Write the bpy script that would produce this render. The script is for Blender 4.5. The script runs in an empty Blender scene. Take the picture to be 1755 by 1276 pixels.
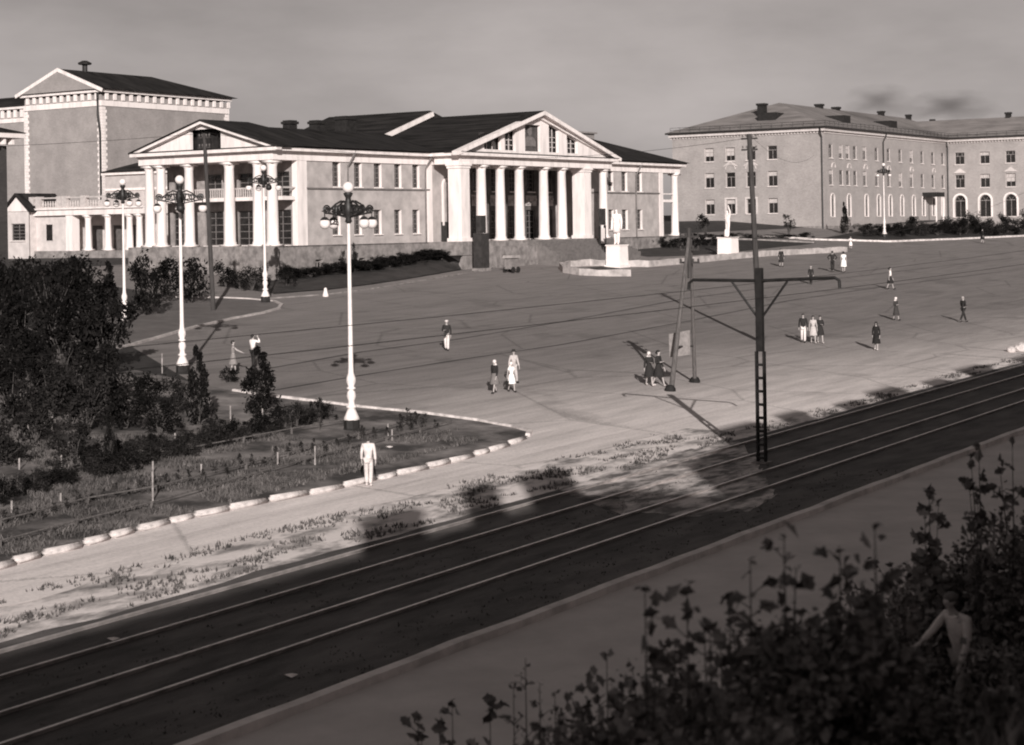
import bpy, bmesh, math, random
from mathutils import Vector, Matrix, noise
random.seed(7)
R = math.radians
S = bpy.context.scene
COL = S.collection

# ------------------------------------------------------------------ camera
IW, IH, F, CX, CY = 1755., 1276., 2980., 877.5, 390.
ROLL = R(0.9)
CAMZ = 9.0
TH = math.atan2(1982.5, 2980.)
V = Vector((math.cos(TH), math.sin(TH), 0)); RT = Vector((math.sin(TH), -math.cos(TH), 0)); UP = Vector((0, 0, 1))
cam_d = bpy.data.cameras.new('camera'); cam = bpy.data.objects.new('camera', cam_d); COL.objects.link(cam)
cr, sr = math.cos(ROLL), math.sin(ROLL)
cx = RT * cr - UP * sr; cy = RT * sr + UP * cr
M = Matrix((cx, cy, -V)).transposed().to_4x4(); M.translation = Vector((0, 0, CAMZ))
cam.matrix_world = M
cam_d.sensor_width = 36; cam_d.sensor_fit = 'HORIZONTAL'; cam_d.lens = 36 * F / IW
cam_d.shift_y = -(IH / 2 - CY) / IW
cam_d.clip_end = 20000; cam_d.clip_start = .3
cam_d.dof.use_dof = True; cam_d.dof.focus_distance = 95; cam_d.dof.aperture_fstop = 1.5
S.camera = cam
S.render.resolution_x = 1024; S.render.resolution_y = 745

# ------------------------------------------------------------------ sun, sky, exposure
SUN_EL, SUN_AZ = R(18.8), R(38.7)          # shadows run towards azimuth SUN_AZ measured from +X
sd = bpy.data.lights.new('sun', 'SUN'); sd.energy = 5.0; sd.angle = R(0.4); sd.color = (1.0, .945, .905)
so = bpy.data.objects.new('sun', sd); COL.objects.link(so)
SUNV = Vector((-math.cos(SUN_AZ) * math.cos(SUN_EL), -math.sin(SUN_AZ) * math.cos(SUN_EL), math.sin(SUN_EL)))
so.rotation_euler = SUNV.to_track_quat('Z', 'Y').to_euler()
so.location = (0, 0, 60)
W = bpy.data.worlds.new('World'); S.world = W; W.use_nodes = True
nt = W.node_tree; nt.nodes.clear()
def N(t, typ, **k):
    n = t.nodes.new(typ)
    for a, b in k.items(): setattr(n, a, b)
    return n
sky = N(nt, 'ShaderNodeTexSky', sky_type='NISHITA'); sky.sun_disc = False
sky.sun_elevation = SUN_EL; sky.sun_rotation = math.atan2(SUNV.x, SUNV.y); sky.altitude = 200; sky.air_density = 1.0; sky.dust_density = 1.0
bw = N(nt, 'ShaderNodeRGBToBW')
tc = N(nt, 'ShaderNodeTexCoord'); mp = N(nt, 'ShaderNodeMapping'); mp.inputs['Scale'].default_value = (1.5, 1.5, 4.5)
nz = N(nt, 'ShaderNodeTexNoise'); nz.inputs['Scale'].default_value = 2.6; nz.inputs['Detail'].default_value = 7; nz.inputs['Roughness'].default_value = .55
rp = N(nt, 'ShaderNodeMapRange'); rp.inputs['From Min'].default_value = .35; rp.inputs['From Max'].default_value = .8; rp.inputs['To Min'].default_value = .82; rp.inputs['To Max'].default_value = 1.34
gm = N(nt, 'ShaderNodeMath', operation='POWER'); gm.inputs[1].default_value = .8     # orthochromatic film flattens the sky
mu = N(nt, 'ShaderNodeMath', operation='MULTIPLY'); mc = N(nt, 'ShaderNodeMixRGB', blend_type='MULTIPLY'); mc.inputs['Fac'].default_value = 1
mc.inputs['Color2'].default_value = (1.06, .965, .935, 1)
bg = N(nt, 'ShaderNodeBackground'); bg.inputs['Strength'].default_value = .082
wo = N(nt, 'ShaderNodeOutputWorld')
L = nt.links.new
L(sky.outputs[0], bw.inputs[0]); L(bw.outputs[0], gm.inputs[0]); L(gm.outputs[0], mu.inputs[0]); L(tc.outputs['Generated'], mp.inputs[0]); L(mp.outputs[0], nz.inputs['Vector'])
L(nz.outputs['Fac'], rp.inputs['Value']); L(rp.outputs[0], mu.inputs[1]); L(mu.outputs[0], mc.inputs['Color1']); L(mc.outputs[0], bg.inputs['Color']); L(bg.outputs[0], wo.inputs[0])
ORD = ['first', 'second', 'third', 'fourth', 'fifth', 'sixth', 'seventh', 'eighth', 'ninth', 'tenth', 'eleventh', 'twelfth', 'thirteenth', 'fourteenth', 'fifteenth', 'sixteenth', 'seventeenth', 'eighteenth', 'nineteenth', 'twentieth']
ORD += ['twenty-' + o for o in ORD[:9]] + ['thirtieth'] + ['thirty-' + o for o in ORD[:9]]
S.view_settings.view_transform = 'Standard'; S.view_settings.look = 'None'; S.view_settings.exposure = 0; S.view_settings.gamma = 1
S.render.engine = 'CYCLES'
S.cycles.filter_width = 2.0; S.render.filter_size = 2.0

# ------------------------------------------------------------------ geometry of the view -> world
def ray(x, y):
    dx, dy = (x - CX) / F, -(y - CY) / F
    return V + RT * (cr * dx + sr * dy) + UP * (-sr * dx + cr * dy)
def sm(a, b, x):
    t = max(0., min(1., (x - a) / (b - a))); return t * t * (3 - 2 * t)
def g(X, Y):                       # terrain height: flat tram street, square rising to the palace, hill under the camera
    Xc = min(max(X, -60), 270) - 60; Yc = min(max(Y - 31, 0), 85)
    return .012 * Xc + .055 * Yc + .0002 * Xc * Yc + 6.9 * (1 - sm(0.5, 13.5, Y))
def P(px, py, dz=0.):
    d = ray(px, py); t = 22.
    for i in range(6000):
        q = d * t
        if q.z + CAMZ <= g(q.x, q.y): break
        t *= 1.001
    return Vector((q.x, q.y, g(q.x, q.y) + dz))
def at(px, py, d):
    q = ray(px, py) * d; return Vector((q.x, q.y, q.z + CAMZ))
def depth(p): return p.x * V.x + p.y * V.y
def ppm(p): return F / depth(p)

# ------------------------------------------------------------------ materials
MATS = {}
def tint(v, a=1): return (min(1, v * 1.055), v * .965, v * .936, a)
def mat(name, v, v2=None, scale=1., rough=.8, bump=0., bscale=20., detail=6, spec=.3, coord='Object', stretch=(1, 1, 1), island=0, metal=0, lo=.35, hi=.65):
    if name in MATS: return MATS[name]
    m = bpy.data.materials.new(name); m.use_nodes = True; t = m.node_tree; b = t.nodes['Principled BSDF']
    b.inputs['Roughness'].default_value = rough; b.inputs['Specular IOR Level'].default_value = spec; b.inputs['Metallic'].default_value = metal
    l = t.links.new
    tcn = N(t, 'ShaderNodeTexCoord'); mpn = N(t, 'ShaderNodeMapping'); mpn.inputs['Scale'].default_value = stretch
    l(tcn.outputs[coord], mpn.inputs[0])
    n = N(t, 'ShaderNodeTexNoise'); n.inputs['Scale'].default_value = scale; n.inputs['Detail'].default_value = detail; n.inputs['Roughness'].default_value = .62
    l(mpn.outputs[0], n.inputs['Vector'])
    r = N(t, 'ShaderNodeValToRGB'); r.color_ramp.elements[0].position = lo; r.color_ramp.elements[1].position = hi
    r.color_ramp.elements[0].color = tint(v); r.color_ramp.elements[1].color = tint(v2 if v2 is not None else v * 1.15)
    l(n.outputs['Fac'], r.inputs[0]); out = r.outputs[0]
    if island:
        ge = N(t, 'ShaderNodeNewGeometry'); mr = N(t, 'ShaderNodeMapRange'); mr.inputs['To Min'].default_value = 1 - island; mr.inputs['To Max'].default_value = 1 + island
        l(ge.outputs['Random Per Island'], mr.inputs['Value'])
        mx = N(t, 'ShaderNodeMixRGB', blend_type='MULTIPLY'); mx.inputs['Fac'].default_value = 1
        l(out, mx.inputs['Color1']); l(mr.outputs[0], mx.inputs['Color2']); out = mx.outputs[0]
    l(out, b.inputs['Base Color'])
    if bump:
        n2 = N(t, 'ShaderNodeTexNoise'); n2.inputs['Scale'].default_value = bscale; n2.inputs['Detail'].default_value = 5
        l(tcn.outputs[coord], n2.inputs['Vector'])
        bp = N(t, 'ShaderNodeBump'); bp.inputs['Strength'].default_value = bump; bp.inputs['Distance'].default_value = .05
        l(n2.outputs['Fac'], bp.inputs['Height']); l(bp.outputs[0], b.inputs['Normal'])
    MATS[name] = m; return m
def brickmat(name, v1, v2, mortar, scale=1.0, bw_=.25, bh=.085, patch=.25):
    m = bpy.data.materials.new(name); m.use_nodes = True; t = m.node_tree; b = t.nodes['Principled BSDF']; b.inputs['Roughness'].default_value = .9
    l = t.links.new; tcn = N(t, 'ShaderNodeTexCoord'); sp = N(t, 'ShaderNodeSeparateXYZ'); l(tcn.outputs['Object'], sp.inputs[0])
    ad = N(t, 'ShaderNodeMath', operation='ADD'); l(sp.outputs[0], ad.inputs[0]); l(sp.outputs[1], ad.inputs[1])
    cb = N(t, 'ShaderNodeCombineXYZ'); l(ad.outputs[0], cb.inputs[0]); l(sp.outputs[2], cb.inputs[1])
    br = N(t, 'ShaderNodeTexBrick'); br.inputs['Color1'].default_value = tint(v1); br.inputs['Color2'].default_value = tint(v2); br.inputs['Mortar'].default_value = tint(mortar)
    br.inputs['Scale'].default_value = scale; br.inputs['Brick Width'].default_value = bw_; br.inputs['Row Height'].default_value = bh; br.inputs['Mortar Size'].default_value = .012
    l(cb.outputs[0], br.inputs['Vector'])
    n = N(t, 'ShaderNodeTexNoise'); n.inputs['Scale'].default_value = .35; n.inputs['Detail'].default_value = 8; n.inputs['Roughness'].default_value = .7; l(tcn.outputs['Object'], n.inputs['Vector'])
    mr = N(t, 'ShaderNodeMapRange'); mr.inputs['From Min'].default_value = .3; mr.inputs['From Max'].default_value = .7; mr.inputs['To Min'].default_value = 1 - patch; mr.inputs['To Max'].default_value = 1 + patch
    l(n.outputs['Fac'], mr.inputs['Value'])
    mx = N(t, 'ShaderNodeMixRGB', blend_type='MULTIPLY'); mx.inputs['Fac'].default_value = 1; l(br.outputs['Color'], mx.inputs['Color1']); l(mr.outputs[0], mx.inputs['Color2']); l(mx.outputs[0], b.inputs['Base Color'])
    MATS[name] = m; return m
white = mat('white_plaster', .62, .82, 1.6, bump=.15, bscale=6, stretch=(1, 1, .18), lo=.3, hi=.55)
wallm = mat('grey_stucco', .33, .48, .8, bump=.2, bscale=8, detail=8)
plinthm = mat('plinth_stone', .14, .30, 1.5, bump=.3, bscale=5, detail=8)
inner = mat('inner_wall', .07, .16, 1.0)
roofm = mat('dark_sheet_roof', .007, .035, .6, rough=.75, stretch=(3, .4, 1), spec=.15)
roofl = mat('light_sheet_roof', .15, .26, .5, rough=.7, stretch=(2, .5, 1), detail=8)
glass = mat('window_glass', .012, .03, 2, rough=.12, spec=.5)
framem = mat('window_paint', .45, .62, 3)
darkm = mat('dark_iron', .014, .03, 5, rough=.5, spec=.4)
brick2 = brickmat('pale_brick', .27, .36, .33, patch=.16)
brickt = brickmat('tower_brick', .25, .31, .31, patch=.2)
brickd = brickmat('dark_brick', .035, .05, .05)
lampw = mat('lamp_white_paint', .72, .85, 6, rough=.45)
globem = mat('opal_glass', .78, .84, 3, rough=.25, spec=.5)
woodd = mat('tarred_wood', .035, .07, 4, stretch=(4, 4, .3), rough=.85)
woodg = mat('grey_wood', .07, .17, 4, stretch=(3, 3, .4), rough=.85)
woodw = mat('whitewashed_wood', .2, .42, 5, rough=.85)
kerbw = mat('whitewash_kerb', .34, .72, 2.5, bump=.4, bscale=9, lo=.32, hi=.6)
kerbg = mat('stone_kerb', .15, .30, 1.6, bump=.4, bscale=9)
steel = mat('rail_steel', .38, .68, 2, rough=.3, metal=.6)
steeld = mat('mast_steel', .010, .022, 4, rough=.6)
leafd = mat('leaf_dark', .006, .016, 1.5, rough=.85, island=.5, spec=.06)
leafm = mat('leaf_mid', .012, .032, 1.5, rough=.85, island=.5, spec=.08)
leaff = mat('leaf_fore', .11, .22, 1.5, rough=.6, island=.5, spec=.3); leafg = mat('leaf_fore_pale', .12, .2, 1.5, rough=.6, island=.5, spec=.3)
grassm = mat('grass_blades', .05, .13, .9, rough=.8, island=.45)
bark = mat('bark', .05, .1, 6, rough=.9)
lawnm = mat('lawn_dark', .022, .05, .9, bump=.6, bscale=6, detail=8)
soilm = mat('garden_soil', .05, .28, .5, bump=.6, bscale=5, detail=10, lo=.4, hi=.68)
ballast = mat('tram_ballast', .05, .13, 1.1, bump=.8, bscale=14, detail=9, stretch=(.35, 1, 1))
street = mat('near_street', .50, .62, .5, bump=.25, bscale=10, detail=8)
statuem = mat('statue_plaster', .8, .9, 2, rough=.7)

def dustmat():       # asphalt of the square turning into pale dusty roadway along the tram line
    m = bpy.data.materials.new('square_asphalt'); m.use_nodes = True; t = m.node_tree; b = t.nodes['Principled BSDF']; b.inputs['Roughness'].default_value = .9; b.inputs['Specular IOR Level'].default_value = .2
    l = t.links.new; tcn = N(t, 'ShaderNodeTexCoord'); sp = N(t, 'ShaderNodeSeparateXYZ'); l(tcn.outputs['Object'], sp.inputs[0])
    n = N(t, 'ShaderNodeTexNoise'); n.inputs['Scale'].default_value = .06; n.inputs['Detail'].default_value = 8; l(tcn.outputs['Object'], n.inputs['Vector'])
    # dust amount: from Y, shifted by X (the pale lane fans into the square) and noise
    a1 = N(t, 'ShaderNodeMath', operation='MULTIPLY_ADD'); a1.inputs[1].default_value = -.12; l(sp.outputs[0], a1.inputs[0]); l(sp.outputs[1], a1.inputs[2])
    a2 = N(t, 'ShaderNodeMath', operation='MULTIPLY_ADD'); a2.inputs[1].default_value = 9; l(n.outputs['Fac'], a2.inputs[0]); l(a1.outputs[0], a2.inputs[2])
    a3 = N(t, 'ShaderNodeMath', operation='MULTIPLY_ADD'); a3.inputs[1].default_value = .27; l(sp.outputs[0], a3.inputs[0]); l(a2.outputs[0], a3.inputs[2])
    mr = N(t, 'ShaderNodeMapRange', interpolation_type='SMOOTHSTEP'); mr.inputs['From Min'].default_value = 44; mr.inputs['From Max'].default_value = 72; mr.inputs['To Min'].default_value = 1; mr.inputs['To Max'].default_value = 0
    l(a3.outputs[0], mr.inputs['Value'])
    m2 = N(t, 'ShaderNodeMapping'); m2.inputs['Scale'].default_value = (.12, 1, 1); l(tcn.outputs['Object'], m2.inputs[0])
    n2 = N(t, 'ShaderNodeTexNoise'); n2.inputs['Scale'].default_value = 1.3; n2.inputs['Detail'].default_value = 9; n2.inputs['Roughness'].default_value = .7; l(m2.outputs[0], n2.inputs['Vector'])
    n3 = N(t, 'ShaderNodeTexNoise'); n3.inputs['Scale'].default_value = 9; n3.inputs['Detail'].default_value = 6; n3.inputs['Roughness'].default_value = .8; l(tcn.outputs['Object'], n3.inputs['Vector'])
    mix = N(t, 'ShaderNodeMixRGB'); mix.inputs['Color1'].default_value = tint(.215); mix.inputs['Color2'].default_value = tint(.70); l(mr.outputs[0], mix.inputs['Fac'])
    v1 = N(t, 'ShaderNodeMapRange'); v1.inputs['From Min'].default_value = .3; v1.inputs['From Max'].default_value = .7; v1.inputs['To Min'].default_value = .78; v1.inputs['To Max'].default_value = 1.2; l(n2.outputs['Fac'], v1.inputs['Value'])
    v2 = N(t, 'ShaderNodeMapRange'); v2.inputs['From Min'].default_value = .3; v2.inputs['From Max'].default_value = .7; v2.inputs['To Min'].default_value = .8; v2.inputs['To Max'].default_value = 1.2; l(n3.outputs['Fac'], v2.inputs['Value'])
    q = N(t, 'ShaderNodeMath', operation='MULTIPLY'); l(v1.outputs[0], q.inputs[0]); l(v2.outputs[0], q.inputs[1])
    vo = N(t, 'ShaderNodeTexVoronoi', feature='DISTANCE_TO_EDGE'); vo.inputs['Scale'].default_value = .11; wn = N(t, 'ShaderNodeMixRGB', blend_type='ADD'); wn.inputs['Fac'].default_value = .8; l(tcn.outputs['Object'], wn.inputs['Color1']); l(n3.outputs['Color'], wn.inputs['Color2']); l(wn.outputs[0], vo.inputs['Vector'])
    cv = N(t, 'ShaderNodeMapRange'); cv.inputs['From Max'].default_value = .012; cv.inputs['To Min'].default_value = .62; cv.inputs['To Max'].default_value = 1; l(vo.outputs['Distance'], cv.inputs['Value'])
    n4 = N(t, 'ShaderNodeTexNoise'); n4.inputs['Scale'].default_value = .22; n4.inputs['Detail'].default_value = 3; l(tcn.outputs['Object'], n4.inputs['Vector'])
    st = N(t, 'ShaderNodeMapRange', interpolation_type='SMOOTHSTEP'); st.inputs['From Min'].default_value = .60; st.inputs['From Max'].default_value = .68; st.inputs['To Min'].default_value = 1; st.inputs['To Max'].default_value = .84; l(n4.outputs['Fac'], st.inputs['Value'])
    qa = N(t, 'ShaderNodeMath', operation='MULTIPLY'); l(q.outputs[0], qa.inputs[0]); l(cv.outputs[0], qa.inputs[1]); q = N(t, 'ShaderNodeMath', operation='MULTIPLY'); l(qa.outputs[0], q.inputs[0]); l(st.outputs[0], q.inputs[1])
    x = N(t, 'ShaderNodeMixRGB', blend_type='MULTIPLY'); x.inputs['Fac'].default_value = 1; l(mix.outputs[0], x.inputs['Color1']); l(q.outputs[0], x.inputs['Color2']); l(x.outputs[0], b.inputs['Base Color'])
    bp = N(t, 'ShaderNodeBump'); bp.inputs['Strength'].default_value = .35; bp.inputs['Distance'].default_value = .03; l(n3.outputs['Fac'], bp.inputs['Height']); l(bp.outputs[0], b.inputs['Normal'])
    return m
squarem = dustmat()
def vergemat():
    m = bpy.data.materials.new('earth'); m.use_nodes = True; t = m.node_tree; b = t.nodes['Principled BSDF']; b.inputs['Roughness'].default_value = .95
    l = t.links.new; tcn = N(t, 'ShaderNodeTexCoord'); mpn = N(t, 'ShaderNodeMapping'); mpn.inputs['Scale'].default_value = (.45, 1, 1); l(tcn.outputs['Object'], mpn.inputs[0])
    n = N(t, 'ShaderNodeTexNoise'); n.inputs['Scale'].default_value = 1.1; n.inputs['Detail'].default_value = 10; n.inputs['Roughness'].default_value = .68; l(mpn.outputs[0], n.inputs['Vector'])
    r = N(t, 'ShaderNodeValToRGB'); e = r.color_ramp.elements; e[0].position = .36; e[0].color = tint(.2); e[1].position = .54; e[1].color = tint(.72); k = e.new(.45); k.color = tint(.42)
    l(n.outputs['Fac'], r.inputs[0]); l(r.outputs[0], b.inputs['Base Color'])
    bp = N(t, 'ShaderNodeBump'); bp.inputs['Strength'].default_value = .8; bp.inputs['Distance'].default_value = .12; l(n.outputs['Fac'], bp.inputs['Height']); l(bp.outputs[0], b.inputs['Normal'])
    return m
earth = vergemat()

# ------------------------------------------------------------------ mesh helpers
class MB:
    def __init__(s, fr=None): s.v = []; s.f = []; s.fr = fr; s.sm = False
    def add(s, vs, fs):
        k = len(s.v)
        for p in vs:
            p = Vector(p); s.v.append(s.fr @ p if s.fr else p)
        s.f += [tuple(i + k for i in f) for f in fs]
    def box(s, x0, x1, y0, y1, z0, z1):
        s.add([(x0, y0, z0), (x1, y0, z0), (x1, y1, z0), (x0, y1, z0), (x0, y0, z1), (x1, y0, z1), (x1, y1, z1), (x0, y1, z1)],
              [(0, 3, 2, 1), (4, 5, 6, 7), (0, 1, 5, 4), (1, 2, 6, 5), (2, 3, 7, 6), (3, 0, 4, 7)])
    def prism(s, poly, b0, b1, axis='b'):   # poly of (a,z) extruded along b (local y), or axis 'a'
        n = len(poly)
        mk = (lambda a, z, b: (a, b, z)) if axis == 'b' else (lambda a, z, b: (b, a, z))
        vs = [mk(a, z, b0) for a, z in poly] + [mk(a, z, b1) for a, z in poly]
        fs = [tuple(range(n)), tuple(range(2 * n - 1, n - 1, -1))] + [(i, i + n, (i + 1) % n + n, (i + 1) % n) for i in range(n)]
        s.add(vs, fs)
    def tube(s, pts, rad, seg=8, cap=True):
        pts = [Vector(p) for p in pts]; n = len(pts)
        if not hasattr(rad, '__len__'): rad = [rad] * n
        vs = []; 
        for i, p in enumerate(pts):
            t = (pts[min(i + 1, n - 1)] - pts[max(i - 1, 0)]).normalized()
            u = t.cross(Vector((0, 0, 1)));
            if u.length < .05: u = t.cross(Vector((1, 0, 0)))
            u.normalize(); w = t.cross(u)
            for k in range(seg):
                a = 2 * math.pi * k / seg; vs.append(p + u * math.cos(a) * rad[i] + w * math.sin(a) * rad[i])
        fs = []
        for i in range(n - 1):
            for k in range(seg): fs.append((i * seg + k, i * seg + (k + 1) % seg, (i + 1) * seg + (k + 1) % seg, (i + 1) * seg + k))
        if cap: fs += [tuple(range(seg)), tuple((n - 1) * seg + k for k in reversed(range(seg)))]
        s.add(vs, fs)
    def lathe(s, prof, c=(0, 0, 0), seg=20, sx=1, sy=1):   # prof: (r,z)
        c = Vector(c); vs = []; n = len(prof)
        for r_, z in prof:
            for k in range(seg):
                a = 2 * math.pi * k / seg; vs.append((c.x + r_ * sx * math.cos(a), c.y + r_ * sy * math.sin(a), c.z + z))
        fs = [(i * seg + k, i * seg + (k + 1) % seg, (i + 1) * seg + (k + 1) % seg, (i + 1) * seg + k) for i in range(n - 1) for k in range(seg)]
        fs += [tuple(reversed(range(seg))), tuple((n - 1) * seg + k for k in range(seg))]
        s.add(vs, fs)
    def sphere(s, c, r, seg=14, rz=None):
        rz = rz or r; n = max(6, seg // 2 + 1)
        s.lathe([(max(1e-4, r * math.sin(math.pi * i / n)), -rz * math.cos(math.pi * i / n)) for i in range(n + 1)], c, seg)
    def build(s, name, m, parent=None, smooth=False, world=True):
        me = bpy.data.meshes.new(name)
        off = parent_loc(parent) if (parent is not None and world) else Vector((0, 0, 0))
        me.from_pydata([tuple(v - off) for v in s.v], [], s.f)
        me.materials.append(m); me.update()
        if smooth:
            for p in me.polygons: p.use_smooth = len(p.vertices) == 4
        o = bpy.data.objects.new(name, me); COL.objects.link(o)
        if parent is not None: o.parent = parent
        return o
def parent_loc(p):
    l = Vector(p.location)
    while p.parent is not None: p = p.parent; l += Vector(p.location)
    return l
def tag(o, label=None, cat=None, group=None, kind=None):
    if label: o['label'] = label
    if cat: o['category'] = cat
    if group: o['group'] = group
    if kind: o['kind'] = kind
    return o
def thing(name, loc, label, cat, group=None, rz=0):
    o = bpy.data.objects.new(name, None); o.location = loc; o.rotation_euler = (0, 0, rz); o.empty_display_size = .3; COL.objects.link(o)
    return tag(o, label, cat, group)
def dup(o, loc=None, rz=None, sc=None, label=None, parent=None):
    c = o.copy(); COL.objects.link(c); c.parent = parent
    for ch in list(KIDS.get(o.name, [])) or [x for x in o.children]: dup(ch, parent=c)
    if loc is not None: c.location = loc
    if rz is not None: c.rotation_euler = (0, 0, rz)
    if sc is not None: c.scale = sc if hasattr(sc, '__len__') else (sc, sc, sc)
    if label: c['label'] = label
    return c
KIDS = {}
def frame(o, ax, inn):   # local (a, b, z): a along wall, b inward
    m = Matrix.Identity(4)
    for i in range(3): m[i][0] = ax[i]; m[i][1] = inn[i]; m[i][2] = (0, 0, 1)[i]; m[i][3] = o[i]
    return m

# ------------------------------------------------------------------ terrain and paving
def frange(a, b, s):
    r = []; x = a
    while x < b - 1e-6: r.append(x); x += s
    return r + [b]
xs = [-4000, -1500, -600, -250, -120] + frange(-60, 270, 5) + [300, 350, 450, 700, 1200, 2500, 6000]
ys = [-3000, -1000, -400, -150, -60, -20, -5] + frange(0, 14, 1) + [17, 20, 22, 24, 27, 29] + frange(31, 116, 2.5) + [130, 160, 220, 350, 700, 1500, 3000, 7000]
b = MB(); ny = len(ys)
b.add([(x, y, g(x, y) - .02) for x in xs for y in ys], [(i * ny + j, (i + 1) * ny + j, (i + 1) * ny + j + 1, i * ny + j + 1) for i in range(len(xs) - 1) for j in range(ny - 1)])
tag(b.build('ground', lawnm), kind='structure')
LAY = 0
def sheet(name, pts, m, dz, step=5, thick=0):
    """polygon of ground points, cut to the terrain grid and laid on it"""
    bm = bmesh.new(); vs = [bm.verts.new((p[0], p[1], 0)) for p in pts]; bm.faces.new(vs); bmesh.ops.triangulate(bm, faces=bm.faces[:])
    x0, x1 = min(p[0] for p in pts), max(p[0] for p in pts); y0, y1 = min(p[1] for p in pts), max(p[1] for p in pts)
    for x in xs:
        if x0 < x < x1: bmesh.ops.bisect_plane(bm, geom=bm.verts[:] + bm.edges[:] + bm.faces[:], plane_co=(x, 0, 0), plane_no=(1, 0, 0))
    for y in ys:
        if y0 < y < y1: bmesh.ops.bisect_plane(bm, geom=bm.verts[:] + bm.edges[:] + bm.faces[:], plane_co=(0, y, 0), plane_no=(0, 1, 0))
    for v_ in bm.verts: v_.co.z = g(v_.co.x, v_.co.y) + dz
    bmesh.ops.recalc_face_normals(bm, faces=bm.faces[:])
    for f in bm.faces:
        if f.normal.z < 0: f.normal_flip()
    me = bpy.data.meshes.new(name); bm.to_mesh(me); bm.free(); me.materials.append(m)
    o = bpy.data.objects.new(name, me); COL.objects.link(o); return tag(o, kind='structure')
def rect(x0, x1, y0, y1): return [(x0, y0), (x1, y0), (x1, y1), (x0, y1)]
def wob(x0, x1, y, amp, step=1.5, fr=.35, seed=0):
    r = []; x = x0
    while x < x1: r.append((x, y + amp * noise.noise(Vector((x * fr, seed, 0))) * 2)); x += step
    return r + [(x1, y)]
def px(l): return [P(*q) for q in l]
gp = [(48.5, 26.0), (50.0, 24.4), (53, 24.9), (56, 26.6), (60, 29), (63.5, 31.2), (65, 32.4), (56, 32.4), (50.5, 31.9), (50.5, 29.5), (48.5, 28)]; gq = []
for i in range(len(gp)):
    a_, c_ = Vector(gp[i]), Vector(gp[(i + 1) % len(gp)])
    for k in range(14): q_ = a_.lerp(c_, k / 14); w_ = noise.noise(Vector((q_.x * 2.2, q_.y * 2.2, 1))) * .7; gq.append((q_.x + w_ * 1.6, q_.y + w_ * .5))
sheet('gravel_patch', gq, mat('pale_gravel', .12, .62, 1.3, detail=10, bump=.6, bscale=12, stretch=(.4, 1, 1), lo=.42, hi=.6), .009)  # sunlight falling across the tram bed, painted as a pale ragged sheet
sheet('near_street', rect(-60, 330, 14.0, 22.4), street, .0)
sheet('tram_bed', wob(-20, 330, 22.75, .05) + wob(-20, 330, 32.0, .22, seed=3)[::-1], ballast, .004)
low = wob(-20, 66, 35.2, .3, seed=8) + wob(66.5, 330, 33.0, .25, seed=9)
low = [(x, y if x > 66 else y - .55 * sm(20, 0, x - 30) + .0 * x) for x, y in low]
sheet('verge', wob(-20, 330, 31.9, .2, seed=3) + [(330, 36.5), (-20, 36.5)], earth, -.008)
sheet('square', low + [(330, 100), (262, 97.5), (118, 118), (60, 118), (-20, 118)], squarem, 0.0)
KERB1 = [(-40, 985), (0, 974), (60, 957), (200, 920), (300, 893), (450, 862), (560, 842), (640, 823), (760, 796), (860, 768), (905, 748)]
KERB2 = [(905, 748), (908, 741), (880, 733), (820, 722), (720, 709), (620, 699), (540, 689), (470, 681), (400, 671)]
k1 = px(KERB1); k2 = px(KERB2)
isl = [(p.x, p.y) for p in k1] + [(p.x, p.y) for p in k2[1:]] + [(66, 75), (30, 80), (10, 40)]
sheet('garden_ground', isl, soilm, .03)
KERB3 = [(150, 612), (250, 585), (330, 562), (400, 546), (450, 537), (478, 529), (483, 523), (470, 517), (430, 513), (380, 511), (300, 509)]
k3 = px(KERB3)
sheet('side_path', [(p.x, p.y) for p in k3[:-1]] + [(80, 92)], mat('path_asphalt', .11, .16, .7, detail=8, bump=.2), .03)
g2 = [P(150, 612), P(60, 640), P(60, 560), P(150, 530), P(300, 509), P(200, 500), P(40, 500), P(-60, 520), P(-80, 700), P(100, 690), P(300, 668)]
sheet('garden_lawn', [(32, 52), (62, 60), (70.5, 73), (86, 89), (95, 95), (100, 118), (0, 118), (0, 60)], lawnm, .012)
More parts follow.
